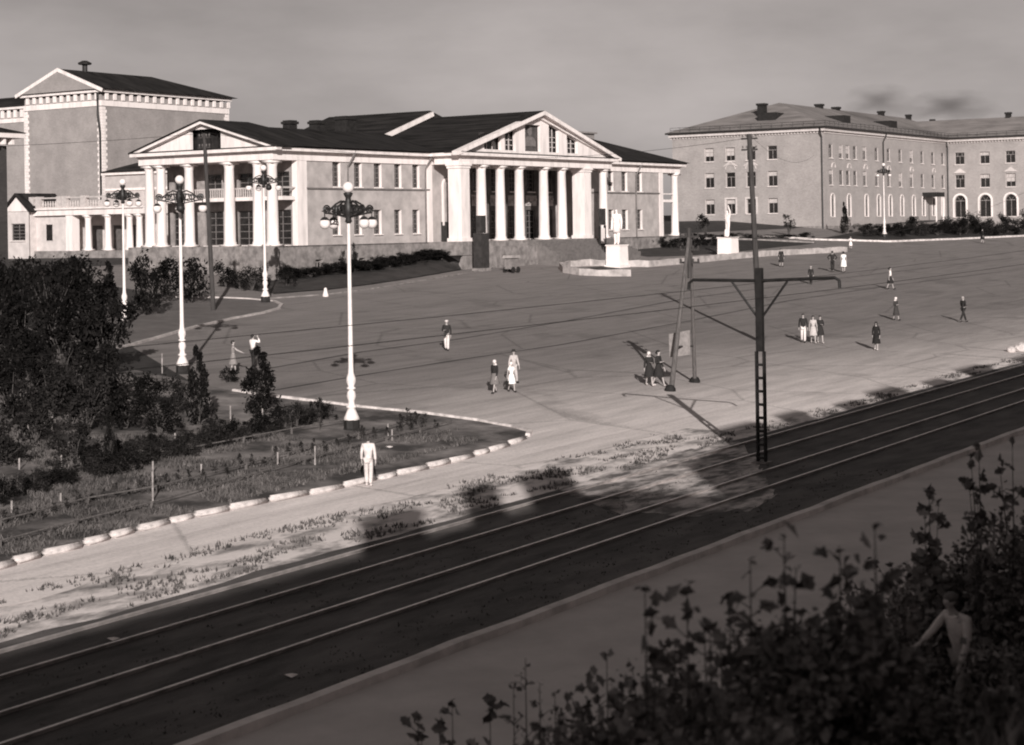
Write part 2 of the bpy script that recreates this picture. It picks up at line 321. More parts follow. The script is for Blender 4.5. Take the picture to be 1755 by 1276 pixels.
# lawn strip along the palace, and beds on the right
sheet('palace_lawn', [(p.x, p.y) for p in px([(470, 503), (560, 497), (640, 487), (730, 473), (800, 461), (870, 448), (922, 434), (850, 434), (780, 436)])] + [(140, 102), (114, 102), (103, 97)], lawnm, .014)
sheet('flower_bed', [(p.x, p.y) for p in px([(1075, 434), (1110, 440), (1180, 438), (1240, 434), (1330, 424), (1400, 417), (1300, 412), (1180, 410), (1060, 412)])], lawnm, .014)
sheet('small_bed', [(p.x, p.y) for p in px([(985, 462), (1010, 468), (1065, 471), (1075, 462), (1030, 456)])], lawnm, .016)
sheet('far_bed', [(p.x, p.y) for p in px([(1405, 409), (1520, 412), (1640, 408), (1800, 402)])] + [(272, 92), (232, 95)], lawnm, .014)
def kerb(name, pts, w, h, m, step=1.0, closed=False):
    b = MB(); q = []
    for i in range(len(pts) - 1):
        a, c = Vector(pts[i][:2]), Vector(pts[i + 1][:2]); n = max(1, int((c - a).length / step))
        for k in range(n): q.append(a.lerp(c, k / n))
    q.append(Vector(pts[-1][:2])); vs = []; n = len(q)
    for i, p in enumerate(q):
        t = (q[min(i + 1, n - 1)] - q[max(i - 1, 0)]).normalized(); nn = Vector((-t.y, t.x)); p = p + nn * (.05 * noise.noise(Vector((i * .37, p.y * .1, 2)))); hh = h * (1 + .12 * math.sin(i * 1.7) * math.sin(i * .63)); z = g(p.x, p.y)
        ww = w / 2
        vs += [(*(p + nn * ww), z - .1), (*(p + nn * ww * .9), z + hh), (*(p - nn * ww * .9), z + hh), (*(p - nn * ww), z - .1)]
    fs = [(4 * i + k, 4 * i + k + 1, 4 * i + k + 5, 4 * i + k + 4) for i in range(n - 1) for k in range(3)] + [(3, 2, 1, 0), (4 * n - 4, 4 * n - 3, 4 * n - 2, 4 * n - 1)]
    b.add(vs, fs); return tag(b.build(name, m), kind='structure')
kerb('garden_kerb', k2, .22, .13, kerbw)
kerb('path_kerb', k3, .26, .12, mat('path_kerb_stone', .35, .55, 2, bump=.4))
kerb('tram_kerb', [(-30, 22.55), (330, 22.55)], .32, .17, mat('tram_kerb_stone', .5, .8, 1.1, bump=.4, bscale=9, detail=9), 1.3)
kerb('lawn_kerb', px([(462, 512), (560, 505), (640, 495), (730, 480), (800, 468), (870, 455), (925, 440)]), .18, .1, kerbg)
kerb('far_kerb', px([(1300, 405), (1400, 411), (1525, 414.5), (1640, 410), (1780, 403.5)]), .5, .2, kerbw)
kerb('bed_edge', px([(1190, 408.5), (1300, 411), (1395, 416)]), .35, .15, kerbg)
# white kerbstones along the road, each a stone of its own
def stone_mesh(i, Ln):
    rnd = random.Random(i); b = bmesh.new(); bmesh.ops.create_cube(b, size=1)
    for v_ in b.verts: v_.co.x *= Ln; v_.co.y *= .30; v_.co.z *= .24; v_.co += Vector([rnd.uniform(-.03, .03) for _ in range(3)])
    bmesh.ops.bevel(b, geom=b.edges[:], offset=.07, segments=3, affect='EDGES')
    me = bpy.data.meshes.new('kerbstone'); b.to_mesh(me); b.free(); me.materials.append(kerbw)
    for p in me.polygons: p.use_smooth = True
    return me
smesh = {L_: stone_mesh(i, L_) for i, L_ in enumerate((1.0, 1.35, 1.7))}
acc = []; 
for i in range(len(k1) - 1):
    a, c = k1[i], k1[i + 1]; n = int((c - a).length / .05) + 1
    for k in range(n): acc.append(a.lerp(c, k / n))
s_ = 0; rnd = random.Random(3); ST = []
while s_ < len(acc) - 40:
    Ln = rnd.choice((1.0, 1.35, 1.7, 1.35)); n = int(Ln / .05)
    if s_ + n >= len(acc): break
    a, c = acc[s_], acc[s_ + n]; m_ = (a + c) / 2
    o = bpy.data.objects.new('kerbstone', smesh[Ln]); COL.objects.link(o); o.location = (m_.x, m_.y, g(m_.x, m_.y) + .05 + rnd.uniform(-.03, .03))
    o.rotation_euler = (rnd.uniform(-.05, .05), rnd.uniform(-.02, .02), math.atan2(c.y - a.y, c.x - a.x) + rnd.uniform(-.05, .05))
    ST.append(o)
    s_ += n + (rnd.choice((1, 2, 2, 5)))
for i, o in enumerate(ST): tag(o, '%s whitewashed kerbstone from the left along the pale road' % ORD[i], 'kerbstone', 'white kerbstones along the garden edge')
# tram rails
for i, y in enumerate((31.35, 29.65, 27.45, 25.8)):
    b = MB(); zb = g(0, y)
    for xa, xb in ((-60, 60), (60, 330)):
        pts = []
        for x in (xa, (xa + xb) / 2, xb):
            xx = min(x, 270) if xb > 270 else x
        prof = [(-.06, -.06), (.06, -.06), (.018, -.02), (.018, .045), (.042, .055), (.042, .09), (-.042, .09), (-.042, .055), (-.018, .045), (-.018, -.02)]
        vs = []; X_ = [xa, xb] if xb < 270 else [xa, 270, xb]
        for x in X_:
            for (dy, dz) in prof: vs.append((x, y + dy, g(x, y) + dz))
        n = len(prof); fs = [(j * n + k, j * n + (k + 1) % n, (j + 1) * n + (k + 1) % n, (j + 1) * n + k) for j in range(len(X_) - 1) for k in range(n)]
        b.add(vs, fs)
    tag(b.build('tram_rail', steel), ['rail nearest the square, worn bright, partly sunlit', 'second tram rail from the square, in deep shade', 'third tram rail from the square, nearest past the mast foot', 'tram rail nearest the near street kerb'][i], 'tram rail', 'tram rails')
# thin dark lines across the square
line_dark = mat('tar', .05, .07, 3)
for i, pl in enumerate(([(430, 637), (620, 603), (780, 582), (960, 552), (1172, 512), (1428, 478), (1755, 440)], [(450, 672), (620, 643), (790, 616), (960, 591), (1180, 550), (1352, 515), (1536, 488), (1790, 456)])):
    q = px(pl); b = MB(); vs = []
    pts = []
    for j in range(len(q) - 1):
        for k in range(12): pts.append(q[j].lerp(q[j + 1], k / 12))
    for j, p in enumerate(pts):
        t = (pts[min(j + 1, len(pts) - 1)] - pts[max(j - 1, 0)]); t.z = 0; t.normalize(); nn = Vector((-t.y, t.x, 0)) * (.11 + .05 * noise.noise(p * .4))
        for sgn in (1, -1): w = p + nn * sgn; vs.append((w.x, w.y, g(w.x, w.y) + .006))
    b.add(vs, [(2 * j, 2 * j + 1, 2 * j + 3, 2 * j + 2) for j in range(len(pts) - 1)])
    tag(b.build('tar_seam', line_dark), kind='structure')

# ------------------------------------------------------------------ building helpers
def wall(b, a0, a1, z0, z1, holes, depth=.35, bb=0., rb=None):
    spec = rb
    """wall face at b=bb with real openings (a0,a1,z0,z1,arched) and reveals of given depth"""
    A = sorted({a0, a1} | {h[0] for h in holes} | {h[1] for h in holes}); Z = sorted({z0, z1} | {h[2] for h in holes} | {h[3] for h in holes})
    for i in range(len(A) - 1):
        for j in range(len(Z) - 1):
            ca, cz = (A[i] + A[i + 1]) / 2, (Z[j] + Z[j + 1]) / 2
            if any(h[0] < ca < h[1] and h[2] < cz < h[3] for h in holes): continue
            b.add([(A[i], bb, Z[j]), (A[i + 1], bb, Z[j]), (A[i + 1], bb, Z[j + 1]), (A[i], bb, Z[j + 1])], [(0, 1, 2, 3)])
    d = bb + depth
    for h in holes:
        x0, x1, y0, y1 = h[:4]; arch = len(h) > 4 and h[4]; rb = MB(spec[0]) if spec else b
        if arch:
            r = (x1 - x0) / 2; c = (x0 + x1) / 2; zs = y1 - r; n = 10
            arc = [(c + r * math.cos(math.pi * k / n), zs + r * math.sin(math.pi * k / n)) for k in range(n + 1)]
            for side in (0, 1):
                seq = arc[:n // 2 + 1] if side == 0 else arc[n // 2:]
                corner = (x1, y1) if side == 0 else (x0, y1)
                for k in range(len(seq) - 1): b.add([(corner[0], bb, corner[1]), (seq[k + 1][0], bb, seq[k + 1][1]), (seq[k][0], bb, seq[k][1])], [(0, 1, 2)])
            loop = [(x0, y0), (x1, y0)] + arc
        else: loop = [(x0, y0), (x1, y0), (x1, y1), (x0, y1)]
        n = len(loop)
        rb.add([(p[0], bb, p[1]) for p in loop] + [(p[0], d, p[1]) for p in loop], [(i, (i + 1) % n, (i + 1) % n + n, i + n) for i in range(n)])
        if spec: rb.build('window_reveal', spec[1], spec[2])
WM = {}
def window(root, fr, h, depth=.35, style='plain', curt=0., bb=0.):
    """window part with pane and curtain sub-parts, centred in its opening"""
    w, hh, arch = round(h[1] - h[0], 2), round(h[3] - h[2], 2), len(h) > 4 and bool(h[4])
    key = (w, hh, arch, style, round(curt, 1), depth)
    if key not in WM:
        f = MB(); t = .09 if w > .7 else .06; x = w / 2
        fmat = mat('grey_window_paint', .2, .34, 3) if style == 'plain' else mat('dark_window_paint', .10, .2, 3)
        if arch:
            r = x; n = 10; zs = hh - r
            out = [(r * math.cos(math.pi * k / n), zs + r * math.sin(math.pi * k / n)) for k in range(n + 1)]
            inn_ = [((r - t) * math.cos(math.pi * k / n), zs + (r - t) * math.sin(math.pi * k / n)) for k in range(n + 1)]
            for k in range(n): f.prism([out[k], out[k + 1], inn_[k + 1], inn_[k]], -.05, .05)
            f.box(-x, -x + t, -.05, .05, 0, zs); f.box(x - t, x, -.05, .05, 0, zs); f.box(-x + t, x - t, -.05, .05, 0, t)
            f.box(-x + t, x - t, -.04, .04, zs - t / 2, zs + t / 2); f.box(-t * .35, t * .35, -.042, .042, t, zs - t / 2)
            for k in (-1, 1): f.prism([(0, zs + t / 2), (k * .04, zs + t / 2), (k * (r - t) * .6 + k * .03, zs + (r - t) * .78), (k * (r - t) * .6, zs + (r - t) * .8)], -.03, .03)
            p = MB(); p.add([(q[0], .02, q[1]) for q in [(-x, 0), (x, 0)] + out], [tuple(range(n + 3))])
        else:
            f.box(-x, -x + t, -.05, .05, 0, hh); f.box(x - t, x, -.05, .05, 0, hh); f.box(-x + t, x - t, -.05, .05, 0, t); f.box(-x + t, x - t, -.05, .05, hh - t, hh)
            if style == 'grid':
                for k in range(1, 5): f.box(-x + t, x - t, -.03, .03, hh * k / 5 - .03, hh * k / 5 + .03)
                f.box(-.035, .035, -.034, .034, t, hh - t)
            else:
                f.box(-x + t, x - t, -.04, .04, hh * .68, hh * .68 + t * .8); f.box(-t * .35, t * .35, -.042, .042, t, hh * .68)
                if w > 1.5:
                    for k in (-1, 1): f.box(k * x * .45 - .03, k * x * .45 + .03, -.038, .038, hh * .68 + t * .8, hh - t)
            p = MB(); p.add([(-x, .02, 0), (x, .02, 0), (x, .02, hh), (-x, .02, hh)], [(0, 1, 2, 3)])
        c = None
        if curt: c = MB(); c.box(-x + t, x - t, -.012, .012, hh * (1 - curt), hh - t)
        si = MB(); si.box(-x - .07, x + .07, -depth - .10, -depth - .003, -.1, 0.0) if not arch else si.box(-x - .05, x + .05, -depth - .08, -depth - .003, -.08, 0.0)
        def me(bld, nm, m):
            d_ = bpy.data.meshes.new(nm); d_.from_pydata([tuple(v_) for v_ in bld.v], [], bld.f); d_.materials.append(m); return d_
        WM[key] = (me(f, 'window', fmat), me(p, 'pane', glass), me(c, 'curtain', mat('curtain', .4, .55, 4)) if c else None, me(si, 'sill', white))
    fm, pm, cm, sm_ = WM[key]
    o = bpy.data.objects.new('window', fm); COL.objects.link(o); o.parent = root
    m = fr @ Matrix.Translation(((h[0] + h[1]) / 2, bb + depth - .06, h[2])); m = Matrix.Translation(-parent_loc(root)) @ m
    o.matrix_local = m
    for nm, me_ in (('pane', pm), ('curtain', cm), ('sill', sm_)):
        if me_ is None: continue
        q = bpy.data.objects.new(nm, me_); COL.objects.link(q); q.parent = o
    return o
def on_b(fr, px_, py_, bb=0.):     # ray hits plane b=bb of frame -> (a,z)
    inv = fr.inverted(); o = inv @ Vector((0, 0, CAMZ)); d = (inv.to_3x3() @ ray(px_, py_)); t = (bb - o.y) / d.y; q = o + d * t
    return q.x, q.z
def on_a(fr, px_, py_, aa=0.):     # plane a=aa -> (b,z)
    inv = fr.inverted(); o = inv @ Vector((0, 0, CAMZ)); d = (inv.to_3x3() @ ray(px_, py_)); t = (aa - o.x) / d.x; q = o + d * t
    return q.y, q.z
def column(b, a, bb, z0, z1, r, seg=20):
    h = z1 - z0
    b.lathe([(r * 1.28, 0), (r * 1.28, .18), (r * 1.12, .22), (r * 1.15, .34), (r * 1.02, .42), (r, h * .33), (r * .86, h - .55), (r * .92, h - .5), (r * .88, h - .42), (r * 1.08, h - .3), (r * 1.12, h - .24)], (a, bb, z0), seg)
    b.box(a - r * 1.25, a + r * 1.25, bb - r * 1.25, bb + r * 1.25, z1 - .24, z1 - .003)
    b.box(a - r * 1.38, a + r * 1.38, bb - r * 1.38, bb + r * 1.38, z0 + .003, z0 + .16)

# ------------------------------------------------------------------ palace of culture
DEL = R(-1.2)
ex = Vector((math.cos(DEL), math.sin(DEL), 0)); ey = Vector((-math.sin(DEL), math.cos(DEL), 0))
C0 = P(475, 478); C0.z = 0
FP = frame(C0, ex, ey)      # a = along the long side (a=0 at left portico), b = away from camera
pal = thing('palace', (C0.x, C0.y, g(C0.x, C0.y)), 'long white-columned palace with two pediments and dark roof behind the square', 'palace')
zpl = on_b(FP, 525, 420)[1]       # plinth top
zeb = on_b(FP, 525, 275)[1]       # entablature bottom
zco = on_b(FP, 525, 254)[1]       # cornice top
aEnd = on_b(FP, 1164, 300)[0]
a_p0 = on_b(FP, 508, 300)[0]      # wall starts behind left portico
a_main0 = on_b(FP, 735, 300)[0]
bL = on_a(FP, 250, 340)[0] + .4   # width of left portico
bfront = on_a(FP, 783, 300, a_main0)[0]
a_main1 = on_b(FP, 1040, 300, bfront)[0]
print('PAL', zpl, zeb, zco, aEnd, a_p0, a_main0, bL, bfront, a_main1)
def wpx(x0, x1, y0, y1, bb=0., arch=False):
    xm, ym = (x0 + x1) / 2, (y0 + y1) / 2
    return (on_b(FP, x0, ym, bb)[0], on_b(FP, x1, ym, bb)[0], on_b(FP, xm, y1, bb)[1], on_b(FP, xm, y0, bb)[1], arch)
u0 = on_b(FP, 576, 277)[1]; u1 = on_b(FP, 576, 319.5)[1]; l0 = on_b(FP, 682, 359)[1]; l1 = on_b(FP, 682, 400)[1]
hol = []
for x0, x1 in ((570, 583.5), (607, 620), (641, 654), (676, 688), (707, 719)):
    w = wpx(x0, x1, 300, 310); hol.append((w[0], w[1], u1, u0)); w = wpx(x0, x1, 370, 380); hol.append((w[0], w[1], l1, l0))
for x0, x1 in ((1042, 1051), (1065, 1075), (1090, 1100)):
    w = wpx(x0, x1, 300, 310); hol.append((w[0], w[1], u1, u0)); hol.append((w[0], w[1], l1, l0))
zg = 3.0
bas = []
for x0, x1 in ((537, 549), (576, 587), (612, 623), (646, 657), (680, 690)):
    w = wpx(x0, x1, 440, 450); bas.append((w[0], w[1], zpl - 2.05, zpl - 1.25))
b = MB(FP)
a_rp = on_b(FP, 1129, 300)[0]
aRec0 = on_b(FP, 777, 330)[0]; aRec1 = a_main1 - .35
wall(b, a_p0, aRec0, zpl, zeb, [h for h in hol if h[0] < aRec0], .4, rb=(FP, white, pal)); wall(b, aRec1, a_rp, zpl, zeb, [h for h in hol if h[0] > aRec1], .4, rb=(FP, white, pal))
b.box(aRec0 - .25, aRec0, .41, 3.6, zpl, zeb - .01); b.box(aRec0 - .2, aRec0 - .001, .003, .409, zpl, zeb - .01); b.box(aRec1 + .001, aRec1 + .2, .003, 3.6, zpl, zeb - .01)
# ends and back
BK = bL
b.box(a_p0 + .62, a_rp, 3.62, BK, zpl - .2, zeb - .003); b.box(a_rp - .2, a_rp - .002, .003, 3.6, zpl, zeb - .01)
# niche of the return of main portico
b.build('wall', wallm, pal)
for h in hol: window(pal, FP, h, .4, 'grid')
b = MB(FP); wall(b, -.9, aEnd + .3, zg - 1, zpl, bas, .3, -.25)
b.box(-.9, aEnd + .3, .1, BK + 1, zg - 1, zpl - .002)
b.box(-.9, aEnd + .3, -.25, .1, zpl - .12, zpl); 
b.build('plinth', plinthm, pal)
for h in bas: window(pal, FP, h, .3, 'plain', bb=-.25)
# string courses
b = MB(FP); zs = on_b(FP, 576, 321.5)[1]
b.box(a_p0 + 1.2, a_main0, -.12, -.003, zs - .14, zs); b.box(a_main1, a_rp, -.12, -.003, zs - .14, zs)
b.build('string_course', mat('ledge', .12, .2, 2), pal)
# entablature ring
b = MB(FP)
def ent(a0, a1, b0, b1):
    b.box(a0, a1, b0, b1, zeb, zco - .42); b.box(a0 - .12, a1 + .12, b0 - .12, b1 + .12, zco - .42, zco - .30); b.box(a0 - .55, a1 + .55, b0 - .55, b1 + .55, zco - .30, zco)
ent(-.45, aEnd, -.12, BK)
b.build('entablature', white, pal)
b = MB(FP)
ent(a_main0 - .05, a_main1 + .3, bfront - .45, -.7)
b.build('portico_entablature', white, pal)
# dark gutter edge
b = MB(FP)
b.box(-1.05, aEnd + .6, -.72, BK + .6, zco + .004, zco + .09); b.box(a_main0 - .65, a_main1 + .9, bfront - 1.05, -.73, zco + .004, zco + .09)
b.build('gutter', roofm, pal)
# pilasters and corner piers
b = MB(FP)
b.box(a_p0 - .02, a_p0 + 1.25, -.09, .5, zpl, zeb - .004); b.build('pilaster', white, pal); b = MB(FP)
w0 = on_b(FP, 731, 300)[0]; b.box(w0, w0 + .75, -.10, .4, zpl, zeb - .004); b.build('pilaster', white, pal); b = MB(FP)
b.box(a_rp, a_rp + .8, -.09, .6, zpl, zeb - .004)
b.build('pilaster', white, pal)
# left portico
colL = [(257, .46), (276.5, .46), (324.5, .46), (393.5, .5), (442.5, .48), (467, .5)]
for x_, r_ in colL:
    bb = on_a(FP, x_, 350, .25)[0]; b = MB(FP); column(b, .25, bb, zpl, zeb, r_ * .98); b.build('column', white, pal, smooth=True)
b = MB(FP)   # podium blocks under columns, inner walls
pdm = [(238, 300), (378, 412), (428, 478)]
for x0, x1 in pdm:
    b = MB(FP)
    b0, b1 = on_a(FP, x0, 440, -.9)[0], on_a(FP, x1, 440, -.9)[0]; b.box(-1.15, -.9, b1, b0, zg - 1, zpl + .02); b.build('podium_block', plinthm, pal)
b = MB(FP); ai = a_p0 + .6
ih = []
zbl = on_a(FP, 430, 343, 0)[1]; zbt = on_a(FP, 430, 325, 0)[1]
for k in range(4):
    c = BK * (k + .5) / 4
    ih.append((c - 1.15, c + 1.15, zpl + .05, zpl + 3.1)); ih.append((c - 1.0, c + 1.0, zbl + .35, zeb - .9))
fr2 = frame(FP @ Vector((a_p0, 0, 0)), -ey, ex)
fr2 = frame(FP @ Vector((a_p0 + .2, BK, 0)), -ey, ex)
b = MB(fr2); wall(b, .2, BK - .45, zpl, zeb - .01, [(BK - h[1], BK - h[0], h[2], h[3]) for h in ih], .3)
b.build('porch_wall', mat('porch_plaster', .22, .36, 1.5), pal)
for h in ih: window(pal, fr2, (BK - h[1], BK - h[0], h[2], h[3]), .3, 'grid')
b = MB(FP)    # balcony
b.box(.9, a_p0 + .1, .1, BK - .1, zbl, zbl + .32)
b.build('balcony', white, pal)
b = MB(FP); b.box(.9, 1.02, .1, BK - .1, zbl + 1.0, zbl + 1.12)
k = .2
while k < BK - .2: b.box(.92, 1.0, k, k + .09, zbl + .323, zbl + .998); k += .26
b.box(.9, a_p0, .1, .2, zbl + 1.0, zbl + 1.12)
b.build('balcony_rail', mat('rail_stone', .4, .55, 3), pal)
# left pediment: gable in plane a=const
zA, bA = on_a(FP, 348, 207, -.6)[1], on_a(FP, 348, 207, -.6)[0]
z0 = zco + .09
def gable_face(b, a, b0, b1, zb, zt, th=.3): b.prism([(b0, zb), (b1, zb), ((b0 + b1) / 2, zt)], a, a + th, 'a')
mid = BK / 2; rise = zA - z0
b = MB(FP)
b0, b1 = -.7, BK + .6
hw0, hw1 = on_a(FP, 380, 255, -.1)[0], on_a(FP, 328, 255, -.1)[0]
# tympanum with opening: two side pieces and top
zt_o = z0 + rise * (1 - abs((hw0 - b0)) * 0) ; 
def zline(bq): 
    m_ = (b0 + b1) / 2; return z0 + rise * (1 - abs(bq - m_) / ((b1 - b0) / 2))
zop = min(zline(hw0), zline(hw1)) - .5
b.prism([(b0, z0), (hw0, z0), (hw0, zline(hw0) - .1)], -.2, .1, 'a')
b.prism([(hw1, z0), (b1, z0), (hw1, zline(hw1) - .1)], -.2, .1, 'a')
b.prism([(hw0, zop + .35), (hw1, zop + .35), (hw1, zline(hw1) - .1), ((b0 + b1) / 2, z0 + rise - .1), (hw0, zline(hw0) - .1)], -.2, .1, 'a')
b.build('tympanum', white, pal)
b = MB(FP); b.box(.6, .8, hw0, hw1, z0, zop + .6)
for k in range(1, 4): c = hw0 + (hw1 - hw0) * k / 4; b.box(.3, .4, c - .05, c + .05, z0 + .1, zop + .35)
b.build('attic_window', mat('attic_dark', .012, .03, 2), pal)
def rake(b, pts, t, a0, a1, ax='a'):
    (x0, y0_), (x1, y1_) = pts; d = Vector((x1 - x0, y1_ - y0_)).normalized(); n_ = Vector((d.y, -d.x));
    if n_.y > 0: n_ = -n_
    b.prism([(x0, y0_), (x1, y1_), (x1 + n_.x * t, y1_ + n_.y * t), (x0 + n_.x * t, y0_ + n_.y * t)], a0, a1, ax)
b = MB(FP); m_ = (b0 + b1) / 2
rake(b, [(b0 - .3, z0 - .02), (m_, z0 + rise + .12)], .34, -.75, -.21); rake(b, [(m_, z0 + rise + .123), (b1 + .3, z0 - .017)], .34, -.747, -.212)
b.build('raking_cornice', white, pal)
# roofs -----------------------------------------------------------
b = MB(FP)
aR = a_main0 + 3
def roofprism(b, a0, a1, b0, b1, zb, zt, th=.12, hip=0.):
    m_ = (b0 + b1) / 2
    vs = [(a0, b0, zb), (a1, b0, zb), (a1, b1, zb), (a0, b1, zb), (a0, m_, zt), (a1 - hip, m_, zt)]
    b.add(vs, [(0, 1, 5, 4), (2, 3, 4, 5), (1, 2, 5), (3, 0, 4), (0, 3, 2, 1)])
aH = on_b(FP, 478, 230, BK / 2)[0]; aH0 = on_b(FP, 425, 212, BK / 2)[0]; zLow = on_b(FP, 560, 223, BK / 2)[1]
roofprism(b, .95, aH, -.98, BK + .88, z0 + .025, zA + .16, hip=aH - aH0)
roofprism(b, .96, aR, -1.0, BK + .9, z0 + .02, zLow)
def slab(b, c0, c1, zb, zt, d0, d1, ax):
    m_ = (c0 + c1) / 2; b.prism([(c0, zb), (m_, zt), (c1, zb), (c1, zb - .14), (m_, zt - .14), (c0, zb - .14)], d0, d1, ax)
slab(b, -1.0, BK + .9, z0 + .02, zA + .16, -.85, .949, 'a')
# main block roof, ridge along b
bw_ = bfront - 1.0; br_ = bfront + .9
slab(b, a_main0 - .75, a_main1 + 1.0, zco + .09 + .05, on_b(FP, 920, 190, bw_)[1] + .12, bw_, br_ - .001, 'b')
zM = on_b(FP, 920, 190, bw_)[1]; aM = (a_main0 + a_main1) / 2 + .1
aM0, aM1 = a_main0 - .75, a_main1 + 1.0
bBack = on_a(FP, 745, 198, aM)[0]
vs = [(aM0, br_, z0 + .05), (aM1, br_, z0 + .05), (aM1, bBack, z0 + .05), (aM0, bBack, z0 + .05), ((aM0 + aM1) / 2, br_, zM + .12), ((aM0 + aM1) / 2, bBack, zM + .12)]
b.add(vs, [(0, 4, 5, 3), (1, 2, 5, 4), (3, 5, 2), (0, 1, 4)])
zR = on_b(FP, 1050, 239, BK / 2)[1]
roofprism(b, aM1 - 6, aEnd + 1.0, -1.0, BK + .9, z0 + .021, zR, hip=8)
b.build('roof', roofm, pal)
print('bBack', bBack, 'BK', BK, 'zA', zA, 'zM', zM, 'zR', zR)
# rear hall gable with a bright verge
hb = on_a(FP, 727, 188, aM - 2)[0]
q0 = Vector((aM - 2, bBack + 2, 0))
za = on_b(FP, 737, 189, bBack + 2); zb_ = on_b(FP, 655, 228, bBack + 2)
b = MB(FP); bq = bBack + 2
b.prism([(zb_[0] - 2, z0), (2 * za[0] - zb_[0] + 2, z0), (2 * za[0] - zb_[0] + 2, zb_[1]), (za[0], za[1]), (zb_[0] - 2, zb_[1] - .9)], bq, bq + 14)
b.build('hall_roof', roofm, pal)
b = MB(FP); rake(b, [(zb_[0] - .5, zb_[1] - .35), (za[0] + .2, za[1] - .15)], .45, bq - .3, bq - .004, 'b'); b.build('hall_verge', white, pal)
# main pediment
b = MB(FP); A0, A1 = aM0 + .15, aM1 - .15; mA = (A0 + A1) / 2; rz = zM - z0
def zl(a): return z0 + rz * (1 - abs(a - mA) / ((A1 - A0) / 2))
bf = bfront - .3
panes = []
for x0, x1 in ((830, 859), (865, 884), (900, 926.5), (941, 957.5), (971.5, 990)):
    p0, p1 = on_b(FP, x0, 250, bf)[0], on_b(FP, x1, 250, bf)[0]; panes.append((p0, p1))
e = [A0] + [q for p in panes for q in p] + [A1]
for i in range(0, len(e), 2):
    q0, q1 = e[i], e[i + 1]; pl = [(q0, z0), (q1, z0), (q1, zl(q1) - .05)] + ([(mA, zl(mA) - .05)] if q0 < mA < q1 else []) + [(q0, zl(q0) - .05)]
    if abs(zl(q1) - z0) < .06: pl = [pl[0], pl[1], pl[-1]]
    if abs(zl(q0) - z0) < .06: pl = pl[:-1]
    b.prism(pl, bf, bf + .35)
for q0, q1 in panes:
    b.box(q0, q1, bf + .003, bf + .35, z0, z0 + .32)
    t0, t1 = zl(q0) - .55, zl(q1) - .55
    pl = [(q0, t0), (q1, t1), (q1, zl(q1) - .05)] + ([(mA, zl(mA) - .05)] if q0 < mA < q1 else []) + [(q0, zl(q0) - .05)]
    if q0 < mA < q1: pl = [(q0, min(t0, t1))] + [(q1, min(t0, t1))] + pl[2:]
    b.prism(pl, bf + .002, bf + .35)
b.build('tympanum', white, pal)
b = MB(FP)
for q0, q1 in panes: b.box(q0 - .2, q1 + .2, bf + .5, bf + .55, z0, max(zl(q0), zl(q1)) - .3)
b.build('pediment_glazing', glass, pal)
b = MB(FP)
for i, (q0, q1) in enumerate(panes):
    if i == 2: continue
    b = MB(FP)
    for k in range(1, 3): c = q0 + (q1 - q0) * k / 3; b.box(c - .04, c + .04, bf + .40, bf + .46, z0 + .32, min(zl(q0), zl(q1)) - .6 + abs(zl(q0) - zl(q1)) * .3)
    for k in range(1, 4): zz = z0 + .32 + k * .5; b.box(q0, q1, bf + .41, bf + .45, zz, zz + .06) if zz < min(zl(q0), zl(q1)) - .7 else None
    b.build('glazing_bars', framem, pal)
# plain portrait panel in the middle bay
q0, q1 = panes[2]; c = (q0 + q1) / 2; zc = z0 + rz * .42; w = (q1 - q0) / 2
b = MB(FP); b.box(q0 + .1, q1 - .1, bf + .38, bf + .44, z0 + .4, zl(q1) - .6); pp = b.build('portrait_panel', mat('panel_dark', .05, .09, 2), pal)
b = MB(FP)
pts = [(w * .75 * math.sin(t), -.95 + 1.0 * max(0, math.cos(t)) ** .6) for t in [math.pi * (k / 10 - .5) for k in range(11)]]
b.prism([(c + x_, zc + y_) for x_, y_ in pts], bf + .33, bf + .378)
b.prism([(c + .36 * math.cos(k * math.pi / 8), zc + .55 + .5 * math.sin(k * math.pi / 8)) for k in range(16)], bf + .325, bf + .377)
b.build('portrait_bust', mat('panel_grey', .12, .2, 4), pal)
b = MB(FP); rake(b, [(A0 - .55, z0 - .02), (mA, zM + .1)], .38, bw_ - .05, bf - .004, 'b'); rake(b, [(mA, zM + .103), (A1 + .55, z0 - .017)], .38, bw_ - .047, bf - .007, 'b')
rake(b, [(A0 + .8, z0 + .14), (mA, zM - .52)], .16, bf - .28, bf - .003, 'b'); rake(b, [(mA, zM - .518), (A1 - .8, z0 + .142)], .16, bf - .277, bf - .005, 'b')
b.build('raking_cornice', white, pal)
# main portico columns and piers
sc_ = ppm(FP @ Vector((aM, bfront, 0)))
for x_, r_, sq in ((785, 0, 1), (825, .52, 0), (857.5, .5, 0), (890, .5, 0), (932, .52, 0), (963, .5, 0), (998, 0, 2), (1034, .48, 0)):
    a_ = on_b(FP, x_, 350, bfront + .3)[0]; b = MB(FP)
    if sq:
        h_ = .66 if sq == 1 else .62
        if sq == 1: a_ = a_main0 + .75
        b.box(a_ - h_, a_ + h_, bfront - .42, bfront + 1.1, zpl + .35, zeb - .42); b.box(a_ - h_ - .12, a_ + h_ + .12, bfront - .54, bfront + 1.22, zpl + .02, zpl + .347)
        b.box(a_ - h_ - .1, a_ + h_ + .1, bfront - .5, bfront + 1.2, zeb - .417, zeb - .18); b.box(a_ - h_ - .18, a_ + h_ + .18, bfront - .6, bfront + 1.28, zeb - .177, zeb - .004)
        b.build('pier', white, pal)
    else: column(b, a_, bfront + .3, zpl, zeb, r_); b.build('column', white, pal, smooth=True)
